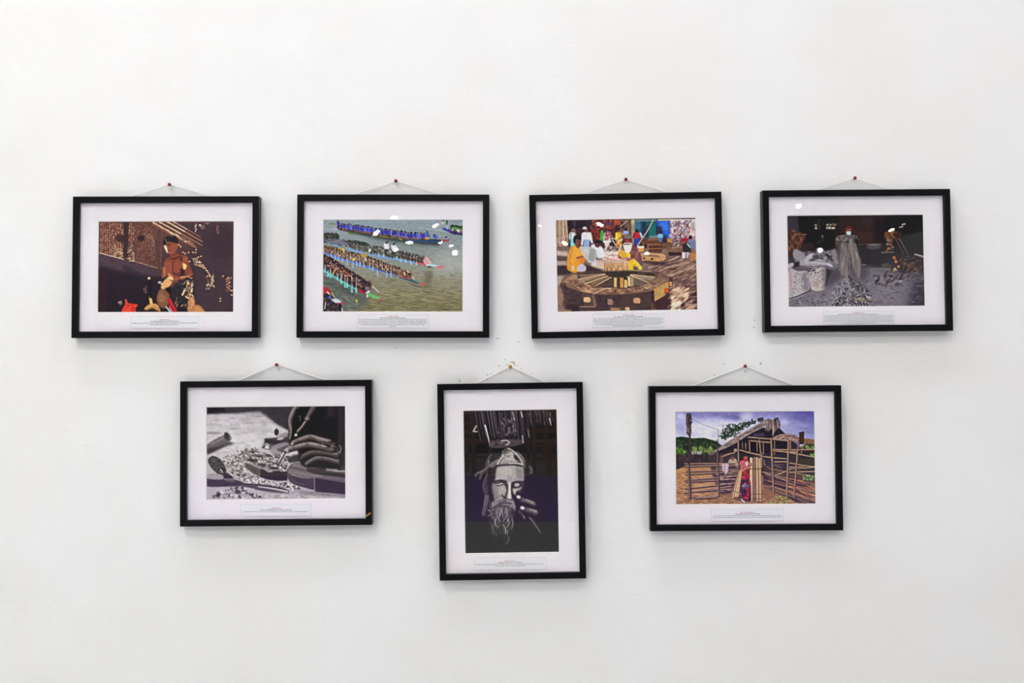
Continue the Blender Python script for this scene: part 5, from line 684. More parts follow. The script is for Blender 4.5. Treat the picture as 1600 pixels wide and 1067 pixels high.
    c.P([(420, 880), (520, 890), (720, 905), (920, 950), (950, 985), (920, 1000), (700, 975), (540, 940), (420, 915)], (84, 72, 74), 1, 3, True, tex=8); c.S([(600, 920), (780, 945), (930, 975)], 14, (190, 180, 178), .85, 22, smooth=True); c.S([(440, 890), (640, 900), (900, 950)], 9, (46, 36, 40), .9, smooth=True); c.S([(560, 948), (760, 985), (900, 1000)], 8, (50, 42, 46), .8, smooth=True)
    # foreground shavings, out of focus
    c.P([(10, 920), (1000, 1000), (1600, 1020), (1600, 1062), (10, 1062)], (170, 160, 164), .8, 10)
    c.D([(60, 1040), (200, 950), (400, 920), (520, 980), (640, 1050)], 170, [(206, 198, 196), (84, 72, 74), (160, 148, 148), (56, 46, 50)], (8, 16), 20, 60, 1.4, .8); c.D([(560, 990), (1300, 990), (1590, 1050), (600, 1050)], 60, [(196, 188, 188), (130, 120, 122)], (6, 12), 0, 30, 2.4, .6); c.P([(1000, 960), (1250, 985), (1600, 1010), (1600, 1040), (1100, 1000)], (84, 72, 80), .6, 14)
    c.E(615, 1035, 18, 14, (70, 60, 62), 0, .9, .4)
    return c.done(.55, 1.22, .40, .6, 9, .25)
def paint_6():
    c = Print((723, 639, 873, 865), 708, (20, 17, 24), 6); R = c.rnd
    c.P([(0, 0), (708, 0), (708, 1067), (0, 1067)], (14, 11, 16), 1, 0, tex=5, ts=(60, 60))
    # carved plumes on top
    c.P([(60, 10), (690, 10), (690, 60), (640, 110), (540, 130), (490, 100), (470, 240), (210, 270), (160, 200), (80, 160)], (30, 22, 32), .8, 12)
    for i in range(26):
        x = 90 + i * 22 + R.uniform(-8, 8); l = (230 if x < 470 else 120) * R.uniform(.75, 1.05); y0 = R.uniform(10, 40); w = R.uniform(9, 17); x1 = x + (x - 330) * -.06 + 24
        c.S([(x, y0), (x + 14, (y0 + l) / 2), (x1, l)], w * R.uniform(1, 1.9), R.choice([(60, 48, 58), (44, 34, 44), (84, 70, 78)]), .8, w * .6, 2.5); c.S([(x - w * .3, y0), (x1 - w * .3, l)], w * .35, R.choice([(150, 136, 142), (110, 96, 104), (84, 72, 80), (60, 50, 58)]), .6, 2, 1.4); c.S([(x + w * .6, y0), (x1 + w * .5, l)], w * .5, (10, 8, 14), .9)
    c.D([(280, 60), (380, 60), (400, 190), (250, 200)], 90, [(130, 112, 122), (50, 40, 52), (90, 74, 84)], (4, 8), 70, 30, 2, .7); c.S([(165, 120), (190, 220), (200, 272)], 10, (206, 196, 200), .9, 5); c.S([(430, 20), (440, 60)], 7, (196, 186, 190), .9); c.S([(640, 70), (652, 122)], 8, (200, 190, 194), .9, 3); c.S([(100, 125), (78, 165), (105, 168)], 9, (190, 176, 176), .8); c.S([(365, 20), (380, 80)], 6, (170, 158, 164), .8); c.S([(480, 150), (492, 210)], 6, (150, 140, 146), .7)
    c.P([(200, 240), (330, 222), (440, 230), (450, 255), (330, 285), (215, 290)], (78, 64, 70), .95, 5, True, tex=12); c.S([(285, 238), (320, 232), (345, 248), (320, 266)], 9, (176, 160, 172), .85, smooth=True); c.S([(215, 262), (300, 250)], 7, (120, 104, 108), .7); c.E(250, 262, 20, 10, (50, 40, 48), 0, .8); c.S([(440, 200), (445, 250)], 9, (160, 148, 156), .8); c.S([(200, 295), (330, 290), (460, 270)], 8, (10, 8, 12), .9)
    # hair locks at the sides
    for q in ([(210, 340), (180, 400), (190, 470), (160, 560), (175, 660), (150, 780)], [(190, 380), (170, 440), (100, 480), (95, 500)], [(200, 420), (200, 520), (185, 620), (195, 740)], [(440, 380), (480, 420), (500, 470), (470, 480)], [(180, 640), (165, 700), (155, 790)], [(200, 430), (150, 470), (130, 520)], [(455, 400), (500, 440), (505, 475)]):
        c.S(q, 30, (52, 43, 47), .75, 16, 5, True)
        for t in range(5): o = R.uniform(-11, 11); k = R.choice([(130, 119, 120), (84, 74, 78), (160, 150, 148), (60, 51, 56)]); c.S([(x + o + R.uniform(-3, 3), y) for x, y in q], R.uniform(4, 7), k, .55, 2.5, 1.3, True)
    # face
    def A(*p): return [(151 + .398 * x, 264.3 + .398 * y) for x, y in p]
    def Bq(*p): return [(127.4 + .398 * x, 641.9 + .398 * y) for x, y in p]
    def mark(f, k, w, col, a=.9, w1=None, soft=1.4): c.S(f(*k), w * .398, col, a, None if w1 is None else w1 * .398, soft, True)
    DK = (24, 18, 22)
    c.P(A((110, 420), (330, 370), (760, 400), (770, 650), (740, 900), (640, 1150), (330, 1200), (200, 1150), (90, 800)), (34, 27, 30), 1, 5, True)
    c.P(A((215, 560), (240, 430), (300, 395), (560, 385), (745, 410), (758, 560), (750, 680), (640, 680), (540, 720), (440, 700), (330, 650), (215, 690)), (156, 148, 144), 1, 5, tex=16, ts=(9, 9))
    c.P(A((330, 420), (560, 420), (560, 620), (340, 620)), (176, 169, 162), .7, 14, tex=14, ts=(7, 7)); c.P(A((590, 430), (750, 430), (750, 660), (640, 660)), (118, 110, 106), .75, 11, tex=18, ts=(7, 7)); c.P(A((430, 560), (540, 560), (530, 690), (450, 690)), (136, 128, 124), .6, 8)
    c.P(A((150, 720), (240, 690), (420, 700), (440, 860), (400, 960), (330, 1000), (250, 1080), (190, 980), (150, 850)), (128, 120, 116), 1, 6, True, tex=14, ts=(7, 7)); c.P(A((290, 780), (420, 760), (430, 850), (370, 930), (280, 920)), (168, 160, 152), .8, 8, tex=10); c.P(A((90, 430), (235, 430), (215, 640), (160, 760), (190, 960), (150, 1060), (90, 900)), (38, 30, 34), .85, 8)
    c.P(A((215, 660), (330, 645), (430, 665), (455, 740), (440, 830), (390, 740), (300, 690), (215, 710)), (54, 45, 46), .95, 4, True); c.E(*A((315, 728))[0], 21, 9, (156, 148, 142), -12, 1, .5); mark(A, [(205, 712), (290, 716), (350, 690)], 16, DK); mark(A, [(250, 760), (320, 756), (375, 730)], 14, (44, 36, 38)); mark(A, [(210, 650), (320, 636), (420, 650)], 14, (170, 162, 156), .6)
    c.P(A((440, 690), (520, 690), (525, 780), (520, 900), (540, 990), (490, 1015), (430, 985), (455, 880), (465, 780)), (156, 148, 142), 1, 4, True); mark(A, [(492, 720), (485, 830), (490, 985)], 36, (196, 188, 180), .85, 50, 3); mark(A, [(450, 740), (445, 860), (425, 940)], 22, (70, 60, 60), .8, 30, 2)
    c.P(A((520, 740), (560, 700), (545, 800), (560, 900), (600, 960), (580, 1080), (545, 1000), (525, 900)), DK, .95, 3, True); mark(A, [(355, 930), (385, 985), (440, 1005), (500, 1018), (540, 1000)], 17, DK, .95)
    c.P(A((540, 700), (640, 680), (745, 690), (740, 800), (640, 800), (550, 800)), (60, 50, 50), .9, 5, True); mark(A, [(530, 730), (570, 695), (650, 682), (745, 692)], 26, DK, .9, 14); c.E(*A((625, 745))[0], 18, 13, (160, 152, 146), -8, 1, .5); mark(A, [(545, 795), (620, 800), (700, 770)], 14, DK); c.P(A((545, 815), (640, 808), (720, 785), (680, 840), (620, 890), (590, 935), (555, 890)), (176, 168, 160), .95, 6, True, tex=12)
    # moustache and mouth
    c.P(Bq((210, 120), (300, 80), (390, 20), (470, 60), (600, 60), (630, 110), (620, 200), (640, 240), (560, 220), (400, 150), (300, 180), (220, 230)), (126, 116, 112), 1, 5, True, tex=12); c.P(Bq((320, 90), (390, 30), (450, 70), (400, 110), (330, 130)), (176, 168, 160), .8, 5); mark(Bq, [(300, 180), (350, 148), (430, 126), (520, 132), (595, 140)], 13, DK, .85, 12, 1.8); c.P(Bq((380, 150), (590, 152), (570, 176), (430, 178)), (120, 108, 104), .9, 3, True); mark(Bq, [(430, 182), (490, 190), (540, 184)], 14, (40, 32, 34)); mark(Bq, [(610, 90), (625, 150), (600, 180)], 20, (160, 150, 146), .8); c.D(Bq((610, 190), (665, 190), (655, 270), (600, 260)), 14, [(190, 182, 176), (60, 50, 50)], (3, 5), 60, 50, 1.6, .9)
    for i in range(70):
        t = R.random(); sd = R.choice((-1, -1, 1)); x0, y0 = 470 + R.uniform(-30, 40), 80 + R.uniform(-25, 25)
        q = [(x0, y0), (x0 - 90, y0 + 20), (x0 - 190 + R.uniform(-20, 20), y0 + 80 + R.uniform(-10, 30)), (x0 - 250 + R.uniform(-20, 30), y0 + 150 + R.uniform(-20, 40))] if sd < 0 else [(x0 + 30, y0), (x0 + 110, y0 + 20), (x0 + 165, y0 + 90 + R.uniform(-20, 30)), (x0 + 150, y0 + 170)]
        k = R.choice([170, 140, 110, 70, 40]); mark(Bq, q, R.uniform(9, 15), (k + 3, k, k - 3), .5, 5, 1.1)
    mark(Bq, [(340, 158), (430, 134), (520, 138), (590, 146)], 12, DK, .85, 10, 1.6)
    # cap
    c.P(A((100, 400), (130, 330), (250, 270), (330, 180), (350, 110), (470, 55), (580, 110), (700, 180), (780, 300), (800, 420), (730, 390), (600, 350), (420, 370), (280, 380), (180, 430)), (96, 86, 86), 1, 4, True, tex=14)
    c.P(A((130, 200), (330, 110), (330, 180), (250, 270), (130, 330)), (46, 38, 42), .85, 6); c.P(A((350, 250), (480, 130), (550, 130), (580, 240), (640, 320), (480, 340), (310, 350)), (166, 158, 154), .95, 5, True, tex=12); c.P(A((400, 200), (500, 190), (490, 235), (410, 230)), (104, 94, 94), .8, 4); c.P(A((350, 300), (560, 300), (540, 340), (360, 345)), (122, 112, 114), .6, 5); c.P(A((570, 190), (620, 200), (680, 290), (610, 285), (575, 250)), (34, 27, 34), .9, 3, True)
    mark(A, [(270, 355), (290, 300), (350, 240), (370, 180)], 34, (176, 168, 162), .95, 22); mark(A, [(600, 150), (660, 230), (710, 300), (730, 370)], 32, (160, 150, 146), .9, 40); mark(A, [(460, 70), (560, 120), (610, 190)], 22, (186, 178, 170), .8, 12); mark(A, [(640, 140), (730, 240), (780, 330)], 16, (120, 110, 108), .8); mark(A, [(315, 340), (330, 290), (390, 240)], 12, (54, 44, 46), .8); mark(A, [(115, 400), (180, 350), (250, 290)], 40, (112, 102, 100), .85, 24); mark(A, [(480, 350), (640, 350), (740, 375)], 22, (186, 178, 168), .9); mark(A, [(170, 440), (250, 392), (400, 378), (540, 366), (640, 385), (745, 412)], 13, DK, .95); mark(A, [(740, 390), (800, 430), (850, 520), (890, 530)], 30, (110, 98, 102), .9, 16); mark(A, [(760, 480), (790, 560), (850, 590)], 16, (60, 48, 54), .8); mark(A, [(410, 120), (440, 90), (520, 110)], 12, (60, 50, 52), .8); c.N(A((110, 100), (800, 100), (800, 420), (110, 420)), 10, 6, 6, 5)
    # beard
    c.P(Bq((150, 260), (260, 210), (330, 190), (560, 220), (650, 280), (640, 430), (600, 600), (530, 740), (520, 860), (430, 930), (260, 900), (200, 780), (180, 600), (140, 420)), (46, 38, 40), 1, 7, True, c2=(14, 11, 14), g=(280, 760, 280, 1000)); c.P(Bq((300, 180), (560, 205), (560, 330), (430, 380), (300, 320)), (104, 95, 92), .85, 12, tex=14); c.P(Bq((250, 330), (400, 320), (410, 460), (350, 590), (260, 520)), (88, 79, 78), .75, 12)
    for i in range(420):
        u = R.random(); x = 170 + 460 * u; y = 205 + R.uniform(0, 1) ** 1.25 * 570 + 60 * abs(u - .5); l = R.uniform(60, 170); d = (400 - x) * .16; ph = R.uniform(0, 6.28); am = R.uniform(6, 22)
        f = max(.3, 1.15 - (y + l * .5 - 200) / 760.) * (1.0 if .15 < u < .85 else .65); k = R.choice([150, 118, 92, 70, 46, 30, 176]) * f
        c.S(Bq(*[(x + d * t + am * math.sin(ph + 4.5 * t), y + l * t) for t in (0, .2, .4, .6, .8, 1)]), R.uniform(3.2, 6), (k + 4, k, k - 2), .6, 1.6, 1.0)
    for q, w in (([(500, 300), (512, 350), (470, 420), (430, 470)], 26), ([(520, 440), (545, 510), (500, 580), (470, 690)], 30), ([(440, 540), (470, 600), (480, 690)], 22), ([(600, 440), (612, 520), (588, 610)], 20), ([(375, 340), (350, 420), (385, 470)], 24), ([(290, 440), (285, 520), (340, 585)], 28), ([(235, 550), (245, 650), (270, 700)], 14), ([(140, 262), (210, 280), (265, 245)], 14), ([(150, 375), (200, 350), (250, 325)], 14), ([(515, 640), (505, 720)], 16), ([(535, 760), (525, 830), (470, 900)], 12)):
        mark(Bq, [(x + w * .9, y + 4) for x, y in q], w * .7, (24, 18, 22), .6, w * .4, 2); mark(Bq, q, w * 1.1, (136, 127, 122), .6, w * .5, 2.4); mark(Bq, [(x - w * .2, y) for x, y in q], w * .35, (186, 177, 170), .5, 4, 1.2)
    c.P(Bq((280, 740), (400, 700), (420, 860), (380, 950), (290, 930)), (12, 9, 14), .6, 12); mark(Bq, [(390, 400), (410, 520), (390, 680)], 22, DK, .7, 12, 2.5)
    # near-black column and hand
    c.P([(470, 230), (500, 540), (510, 670), (470, 600), (462, 420)], (10, 8, 12), .9, 8); c.P([(400, 640), (390, 800), (450, 940), (460, 1060), (585, 1060), (560, 930), (500, 830), (540, 780), (430, 620)], (12, 9, 14), .95, 9)
    c.P([(430, 640), (510, 690), (545, 800), (440, 800), (400, 720)], (14, 10, 14), .9, 6)
    def finger(q, w, w1, tip):
        c.S(q, w, (58, 46, 48), 1, w1, 2, True); c.S([(x + 4, y - w * .1) for x, y in q[1:]], w * .55, (112, 100, 96), .8, w1 * .5, 4, True); c.S([(x + 30, y - w * .05) for x, y in q[1:-1]] + [(q[-1][0] - 8, q[-1][1] - 8)], w * .3, (158, 146, 138), .75, w1 * .25, 3, True); c.E(*tip, (206, 198, 190), 20, .95, .5)
    finger([(405, 648), (440, 672), (485, 690), (520, 702)], 34, 44, (412, 650, 15, 11)); finger([(432, 730), (470, 745), (510, 756), (538, 766)], 36, 46, (441, 731, 16, 12))
    c.E(*A((665, 890))[0], 22, 17, (34, 26, 30), 10, .95, .4); c.S(A((640, 870), (690, 868)), 8, (110, 98, 96), .7, soft=2); c.S([(418, 756), (438, 780), (455, 806)], 22, (66, 54, 56), .9, 16, 2, True); c.S([(450, 790), (456, 806)], 10, (120, 108, 104), .7, soft=2); c.S([(490, 790), (525, 840), (575, 915)], 26, (74, 62, 64), .85, 12, 3, True); c.S([(495, 800), (530, 850), (570, 905)], 9, (116, 104, 102), .6, 5, 2, True); c.S([(455, 700), (500, 716), (540, 732)], 12, (14, 10, 14), .95, soft=2); c.S([(455, 775), (530, 806), (560, 860)], 12, (14, 10, 14), .9, soft=2)
    c.N([(190, 300), (470, 300), (470, 740), (210, 740)], 8, 5, 5, 14)
    return c.done(.6, 1.2, .2, .7, 8, .4)
def paint_7():
    c = Print((1055, 642, 1275, 788), 1600, (150, 110, 80), 7); R = c.rnd
    c.L([0, 60, 160, 330, 420, 1062], [(128, 124, 186), (142, 140, 196), (182, 182, 214), (196, 194, 218), (180, 170, 190), (150, 110, 70)])
    for q, k, a, s_ in (([(1250, 0), (1600, 0), (1600, 300), (1480, 170)], (84, 82, 160), .9, 70), ([(1180, 120), (1600, 150), (1600, 340), (1250, 280)], (132, 132, 186), .8, 50),
                        ([(560, 50), (760, 30), (830, 70), (740, 110), (610, 100)], (98, 98, 160), .9, 22), ([(240, 20), (560, 20), (520, 70), (300, 60)], (118, 114, 178), .8, 25),
                        ([(190, 130), (520, 110), (600, 200), (420, 330), (200, 280)], (206, 204, 226), .85, 40), ([(20, 30), (110, 50), (110, 110), (20, 80)], (206, 200, 226), .9, 20),
                        ([(740, 40), (880, 20), (860, 90), (760, 120)], (206, 204, 224), .8, 22), ([(20, 110), (140, 160), (140, 270), (20, 230)], (160, 156, 204), .8, 30),
                        ([(1210, 110), (1290, 120), (1270, 170), (1200, 150)], (196, 192, 222), .7, 18), ([(560, 120), (760, 120), (760, 160), (560, 170)], (196, 194, 222), .7, 18)):
        c.P(q, k, a, s_, True)
    c.N([(0, 0), (1600, 0), (1600, 330), (0, 330)], 11, 90, 40, 4)
    c.S([(190, 90), (330, 160), (490, 214)], 5, (120, 116, 150), .8)
    # hill and far fence
    c.P([(10, 300), (80, 292), (200, 312), (330, 306), (470, 345), (560, 420), (380, 520), (10, 520)], (42, 62, 46), 1, 2, tex=24, ts=(20, 14))
    c.D([(10, 320), (330, 318), (480, 360), (480, 470), (10, 470)], 520, [(30, 48, 36), (54, 76, 50), (38, 58, 42), (70, 96, 58)], (6, 13), 0, 60, 1.6, .7)
    c.D([(200, 410), (440, 420), (430, 480), (190, 470)], 60, [(120, 144, 70), (84, 108, 56), (160, 170, 100)], (6, 12), 90, 50, 2, .85)
    c.D([(10, 420), (110, 440), (110, 500), (10, 500)], 40, [(80, 120, 50), (120, 156, 60), (44, 74, 44)], (7, 12), 60, 60, 2, .8)
    c.P([(190, 465), (300, 460), (310, 500), (190, 500)], (168, 160, 166), .9, 4, tex=16); c.P([(250, 500), (300, 500), (300, 540), (250, 540)], (140, 130, 140), .8, 4)
    c.P([(10, 500), (380, 500), (480, 640), (130, 640), (10, 670)], (56, 40, 50), 1, 3, tex=14)
    c.D([(10, 500), (380, 500), (400, 620), (10, 640)], 200, [(40, 28, 40), (80, 58, 64), (56, 44, 50)], (4, 7), 88, 8, 5, .8)
    # ground
    c.P([(10, 680), (130, 620), (700, 640), (1600, 760), (1600, 1062), (10, 1062)], (176, 128, 84), 1, 3, tex=14, ts=(50, 20), c2=(150, 106, 68), g=(0, 620, 0, 1060))
    c.P([(400, 620), (760, 600), (760, 930), (520, 950), (420, 740)], (70, 50, 66), .9, 8, tex=14)
    c.P([(200, 660), (400, 660), (440, 760), (470, 960), (200, 980)], (186, 138, 96), .7, 10)
    c.P([(10, 680), (140, 640), (140, 990), (10, 1040)], (184, 130, 82), .8, 8)
    c.D([(10, 700), (140, 660), (500, 960), (1600, 980), (1600, 1055), (10, 1055)], 420, [(196, 150, 104), (140, 98, 66), (206, 166, 124), (120, 80, 54)], (4, 9), 0, 20, 4, .5)
    # trees behind the hut
    for x, y, r, n in ((640, 225, 110, 210), (560, 280, 60, 90), (800, 150, 62, 70), (730, 190, 60, 70), (880, 130, 40, 36), (970, 100, 36, 46), (1150, 105, 40, 60)):
        for _ in range(n):
            a, d = R.uniform(0, 6.28), r * R.random() ** .7 * R.uniform(.7, 1.15); c.E(x + d * math.cos(a), y + d * .75 * math.sin(a), R.uniform(5, 13), R.uniform(4, 8), R.choice([(38, 50, 48), (52, 70, 56), (30, 40, 44), (70, 92, 64)]), R.uniform(0, 180), .85)
    # hut body
    c.P([(370, 505), (760, 300), (1000, 190), (1180, 195), (1330, 330), (1420, 420), (1600, 480), (1600, 860), (1130, 900), (900, 620), (380, 600)], (44, 34, 52), 1, 4, tex=10)
    c.P([(430, 500), (700, 430), (700, 590), (430, 590)], (66, 50, 62), .9, 6, tex=14); c.P([(1000, 520), (1600, 560), (1600, 760), (1130, 860), (1000, 700)], (58, 46, 74), .85, 10, tex=16)
    c.P([(740, 310), (1080, 310), (1080, 520), (740, 500)], (40, 34, 54), .9, 6, tex=12); c.P([(840, 350), (960, 350), (960, 470), (850, 470)], (28, 26, 44), .9, 6)
    c.P([(380, 520), (470, 500), (470, 600), (380, 600)], (70, 54, 58), .8, 4); c.P([(510, 510), (545, 505), (545, 590), (510, 590)], (120, 84, 74), .8, 3)
    c.P([(880, 260), (1010, 250), (1010, 290), (900, 295)], (84, 66, 100), .8, 5)
    # roof
    c.P([(365, 505), (490, 425), (640, 325), (800, 235), (960, 140), (1055, 92), (1040, 150), (985, 195), (860, 260), (700, 360), (560, 430), (420, 500)], (138, 118, 116), 1, 2, tex=16, ts=(12, 10))
    for i in range(150):
        t = R.random(); u = R.random(); x = 380 + 650 * t; y0 = 500 - 395 * t; y = y0 + u * 55 * min(1, .3 + t * 2); c.S([(x, y), (x + R.uniform(30, 70), y - R.uniform(18, 42))], R.uniform(4, 8), R.choice([(168, 148, 140), (104, 86, 90), (148, 128, 122), (84, 68, 76), (186, 168, 158)]), .7)
    c.S([(370, 506), (560, 434), (700, 364), (860, 264), (990, 196)], 7, (58, 42, 50), .8)
    c.P([(1055, 90), (1110, 105), (1180, 140), (1200, 165), (1150, 215), (1120, 260), (1090, 200), (1060, 240), (1030, 190), (1040, 130)], (120, 100, 98), 1, 3, True, tex=20)
    for i in range(70):
        x = R.uniform(1030, 1190); y = R.uniform(100, 170); l = R.uniform(30, 90); c.S([(x, y), (x + (x - 1090) * .18, y + l)], R.uniform(4, 8), R.choice([(150, 128, 118), (84, 66, 70), (180, 160, 148), (110, 88, 84), (60, 46, 56)]), .8, 3)
    c.S([(1118, 180), (1112, 280)], 9, (190, 172, 160)); c.P([(1180, 190), (1240, 260), (1180, 290), (1110, 290)], (46, 36, 52), .9, 4)
    c.P([(1090, 320), (1180, 270), (1290, 262), (1400, 300), (1490, 330), (1500, 355), (1300, 345), (1110, 335)], (150, 122, 112), 1, 3, True, tex=18)
    c.D([(1100, 315), (1290, 265), (1400, 300), (1500, 345), (1300, 342)], 120, [(186, 158, 144), (110, 84, 80), (160, 130, 118), (90, 66, 68)], (4, 7), -25, 20, 4, .8)
    c.P([(1320, 290), (1600, 330), (1600, 400), (1480, 370)], (140, 92, 66), .9, 4, tex=16); c.P([(1480, 370), (1600, 380), (1600, 480), (1400, 470)], (74, 58, 54), .95, 5, tex=18)
    c.P([(1410, 245), (1468, 235), (1466, 380), (1412, 380)], (74, 50, 48), 1, 2, tex=12, ts=(8, 30)); c.S([(1410, 246), (1468, 236)], 8, (58, 40, 42))
    c.P([(1330, 350), (1420, 350), (1420, 540), (1300, 540)], (70, 54, 66), .6, 6); c.P([(1400, 540), (1600, 540), (1600, 640), (1400, 630)], (70, 60, 50), .9, 5, tex=16)
    c.D([(1490, 400), (1600, 400), (1600, 450), (1490, 440)], 30, [(150, 190, 90), (90, 130, 70)], (6, 10), 0, 40, 1.6, .9); c.D([(1540, 480), (1600, 480), (1600, 530), (1540, 520)], 20, [(110, 160, 60), (150, 190, 80)], (6, 10), 0, 40, 1.6, .9)
    c.E(1440, 415, 24, 12, (170, 50, 50), 0, .8); c.D([(1430, 400), (1480, 400), (1480, 430), (1430, 430)], 9, [(80, 130, 60)], (6, 8), 0, 40, 1.4, .9)
    # right woven fence
    c.P([(1010, 620), (1130, 700), (1600, 780), (1600, 1062), (1380, 1040), (1120, 900), (1000, 840)], (64, 46, 58), .9, 6)
    for i in range(30):
        t = i / 29.; x0 = 1000 + R.uniform(-10, 120); y0 = 650 + 240 * t + R.uniform(-12, 12); y1 = y0 + 70 + 110 * t + R.uniform(-20, 20)
        c.S([(x0, y0), ((x0 + 1600) / 2, (y0 + y1) / 2 + R.uniform(-12, 6)), (1600, y1)], R.uniform(8, 14), R.choice([(122, 88, 80), (150, 108, 80), (92, 64, 66), (168, 124, 92), (110, 78, 84)]), .9, smooth=True)
        c.S([(x0, y0 + 11), ((x0 + 1600) / 2, (y0 + y1) / 2 + 10), (1600, y1 + 11)], 6, (40, 26, 36), .8)
    c.D([(1280, 740), (1590, 820), (1600, 1040), (1290, 930)], 70, [(190, 122, 70), (168, 100, 58), (206, 150, 100)], (4, 7), 20, 8, 7, .7)
    c.D([(1110, 960), (1330, 990), (1330, 1050), (1060, 1040)], 30, [(130, 170, 66), (90, 120, 50), (160, 190, 90)], (6, 11), 0, 50, 1.5, .9); c.D([(1450, 740), (1580, 740), (1580, 790), (1450, 780)], 40, [(120, 170, 90), (160, 196, 120), (80, 120, 70)], (6, 10), 0, 50, 1.5, .9)
    c.P([(990, 880), (1090, 900), (1150, 960), (1100, 1000), (990, 960)], (146, 100, 70), .9, 8, True, tex=12)
    # rails on the right
    W = [(1010, 700, 1290, 800), (1130, 740, 1390, 640), (1110, 440, 1590, 440), (1120, 455, 1400, 470), (1000, 520, 1260, 545), (1260, 470, 1590, 530), (1130, 580, 1290, 580), (1290, 590, 1600, 640), (1290, 660, 1590, 640), (1290, 700, 1590, 690), (740, 450, 1000, 520), (730, 445, 960, 500), (830, 300, 1320, 345), (1280, 640, 1460, 640), (860, 340, 1080, 360), (540, 520, 680, 475)]
    for x0, y0, x1, y1 in W:
        xm, ym = (x0 + x1) / 2, (y0 + y1) / 2 + R.uniform(-6, 6); c.S([(x0, y0 + 8), (xm, ym + 9), (x1, y1 + 8)], 9, (44, 30, 42), .7); c.S([(x0, y0), (xm, ym), (x1, y1)], 13, (146, 112, 92), 1); c.S([(x0, y0 - 3), (xm, ym - 3), (x1, y1 - 3)], 5, (198, 166, 138), .9)
    for x0, y0, x1, y1, w in ((718, 320, 722, 590, 17), (1092, 310, 1120, 920, 19), (1290, 340, 1268, 1010, 20), (1312, 340, 1312, 440, 14), (1392, 480, 1350, 980, 19), (985, 480, 985, 640, 18), (960, 330, 975, 490, 15), (845, 340, 850, 470, 13), (932, 340, 934, 460, 10), (1004, 360, 1006, 490, 10), (1132, 340, 1132, 500, 9), (766, 360, 768, 430, 8), (802, 365, 804, 440, 8), (1400, 380, 1392, 480, 12), (1010, 560, 1020, 620, 10), (1440, 460, 1436, 500, 10)):
        c.S([(x0 + w * .5, y0), (x1 + w * .5, y1)], w * .5, (40, 28, 38), .7); c.S([(x0, y0), (x1, y1)], w, (122, 94, 82)); c.S([(x0 - w * .2, y0), (x1 - w * .2, y1)], w * .4, (176, 142, 116), .9)
    for i in range(26):
        x, y = R.uniform(1000, 1150), R.uniform(600, 760); c.S([(x, y), (x + R.uniform(40, 110), y + R.uniform(-10, 40))], 5, R.choice([(150, 116, 104), (110, 84, 88)]), .7)
    # left fence
    for x0, y0, x1, y1, w in ((110, 604, 725, 596, 15), (110, 634, 720, 618, 17), (135, 690, 740, 672, 16), (120, 724, 730, 694, 17), (120, 790, 700, 742, 17), (130, 808, 700, 776, 15), (120, 884, 690, 818, 16), (130, 930, 640, 858, 16), (110, 930, 640, 890, 14), (150, 985, 500, 970, 12), (240, 996, 480, 985, 9)):
        xm, ym = (x0 + x1) / 2 + R.uniform(-40, 40), (y0 + y1) / 2 + R.uniform(-4, 4); c.S([(x0, y0 + 9), (xm, ym + 9), (x1, y1 + 8)], 12, (52, 32, 40), .95); c.S([(x0, y0), (xm, ym), (x1, y1)], w, (112, 80, 76)); c.S([(x0, y0 - 4), (xm, ym - 4), (x1, y1 - 4)], 6, (178, 142, 128), .9)
    c.D([(430, 600), (720, 600), (700, 900), (480, 920)], 60, [(190, 158, 140), (150, 118, 108)], (4, 7), -8, 10, 5, .7)
    for x0, y0, x1, y1, w in ((152, 540, 172, 1000, 30), (488, 560, 500, 965, 21), (482, 420, 488, 600, 19), (722, 590, 730, 700, 16)):
        c.S([(x0, y0), (x1, y1)], w, (92, 68, 66)); c.S([(x0 - w * .25, y0), (x1 - w * .25, y1)], w * .3, (150, 118, 100), .8); c.S([(x0 + w * .35, y0), (x1 + w * .35, y1)], w * .3, (48, 34, 42), .8)
    c.S([(140, 310), (152, 600)], 17, (60, 44, 50)); c.S([(168, 60), (165, 560)], 19, (74, 56, 62)); c.S([(490, 210), (496, 420)], 5, (80, 70, 84)); c.S([(478, 330), (488, 430)], 12, (70, 54, 60))
    c.D([(128, 40), (186, 40), (186, 200), (172, 300), (140, 260), (128, 120)], 170, [(66, 52, 58), (96, 78, 76), (44, 34, 44), (126, 108, 104)], (5, 9), 88, 25, 2.4, .9); c.E(152, 48, 26, 22, (84, 70, 70)); c.S([(130, 110), (126, 165)], 4, (80, 64, 74)); c.S([(180, 90), (192, 130)], 4, (80, 64, 74))
    c.E(215, 992, 34, 12, (110, 84, 70), 10)
    # cloth and far person
    c.P([(528, 604), (612, 598), (600, 690), (575, 735), (560, 690), (540, 690)], (186, 158, 176), 1, 3, tex=16, ts=(8, 30)); c.S([(560, 620), (566, 700)], 5, (140, 112, 136), .8); c.S([(590, 615), (582, 700)], 6, (214, 190, 204), .9)
    c.P([(610, 560), (640, 545), (690, 545), (700, 590), (610, 590)], (176, 160, 140), .95, 3, True, tex=20); c.E(655, 538, 22, 26, (150, 92, 78)); c.E(655, 520, 20, 12, (96, 62, 58)); c.P([(668, 432), (704, 430), (704, 462), (670, 466)], (170, 148, 130), .95, 2)
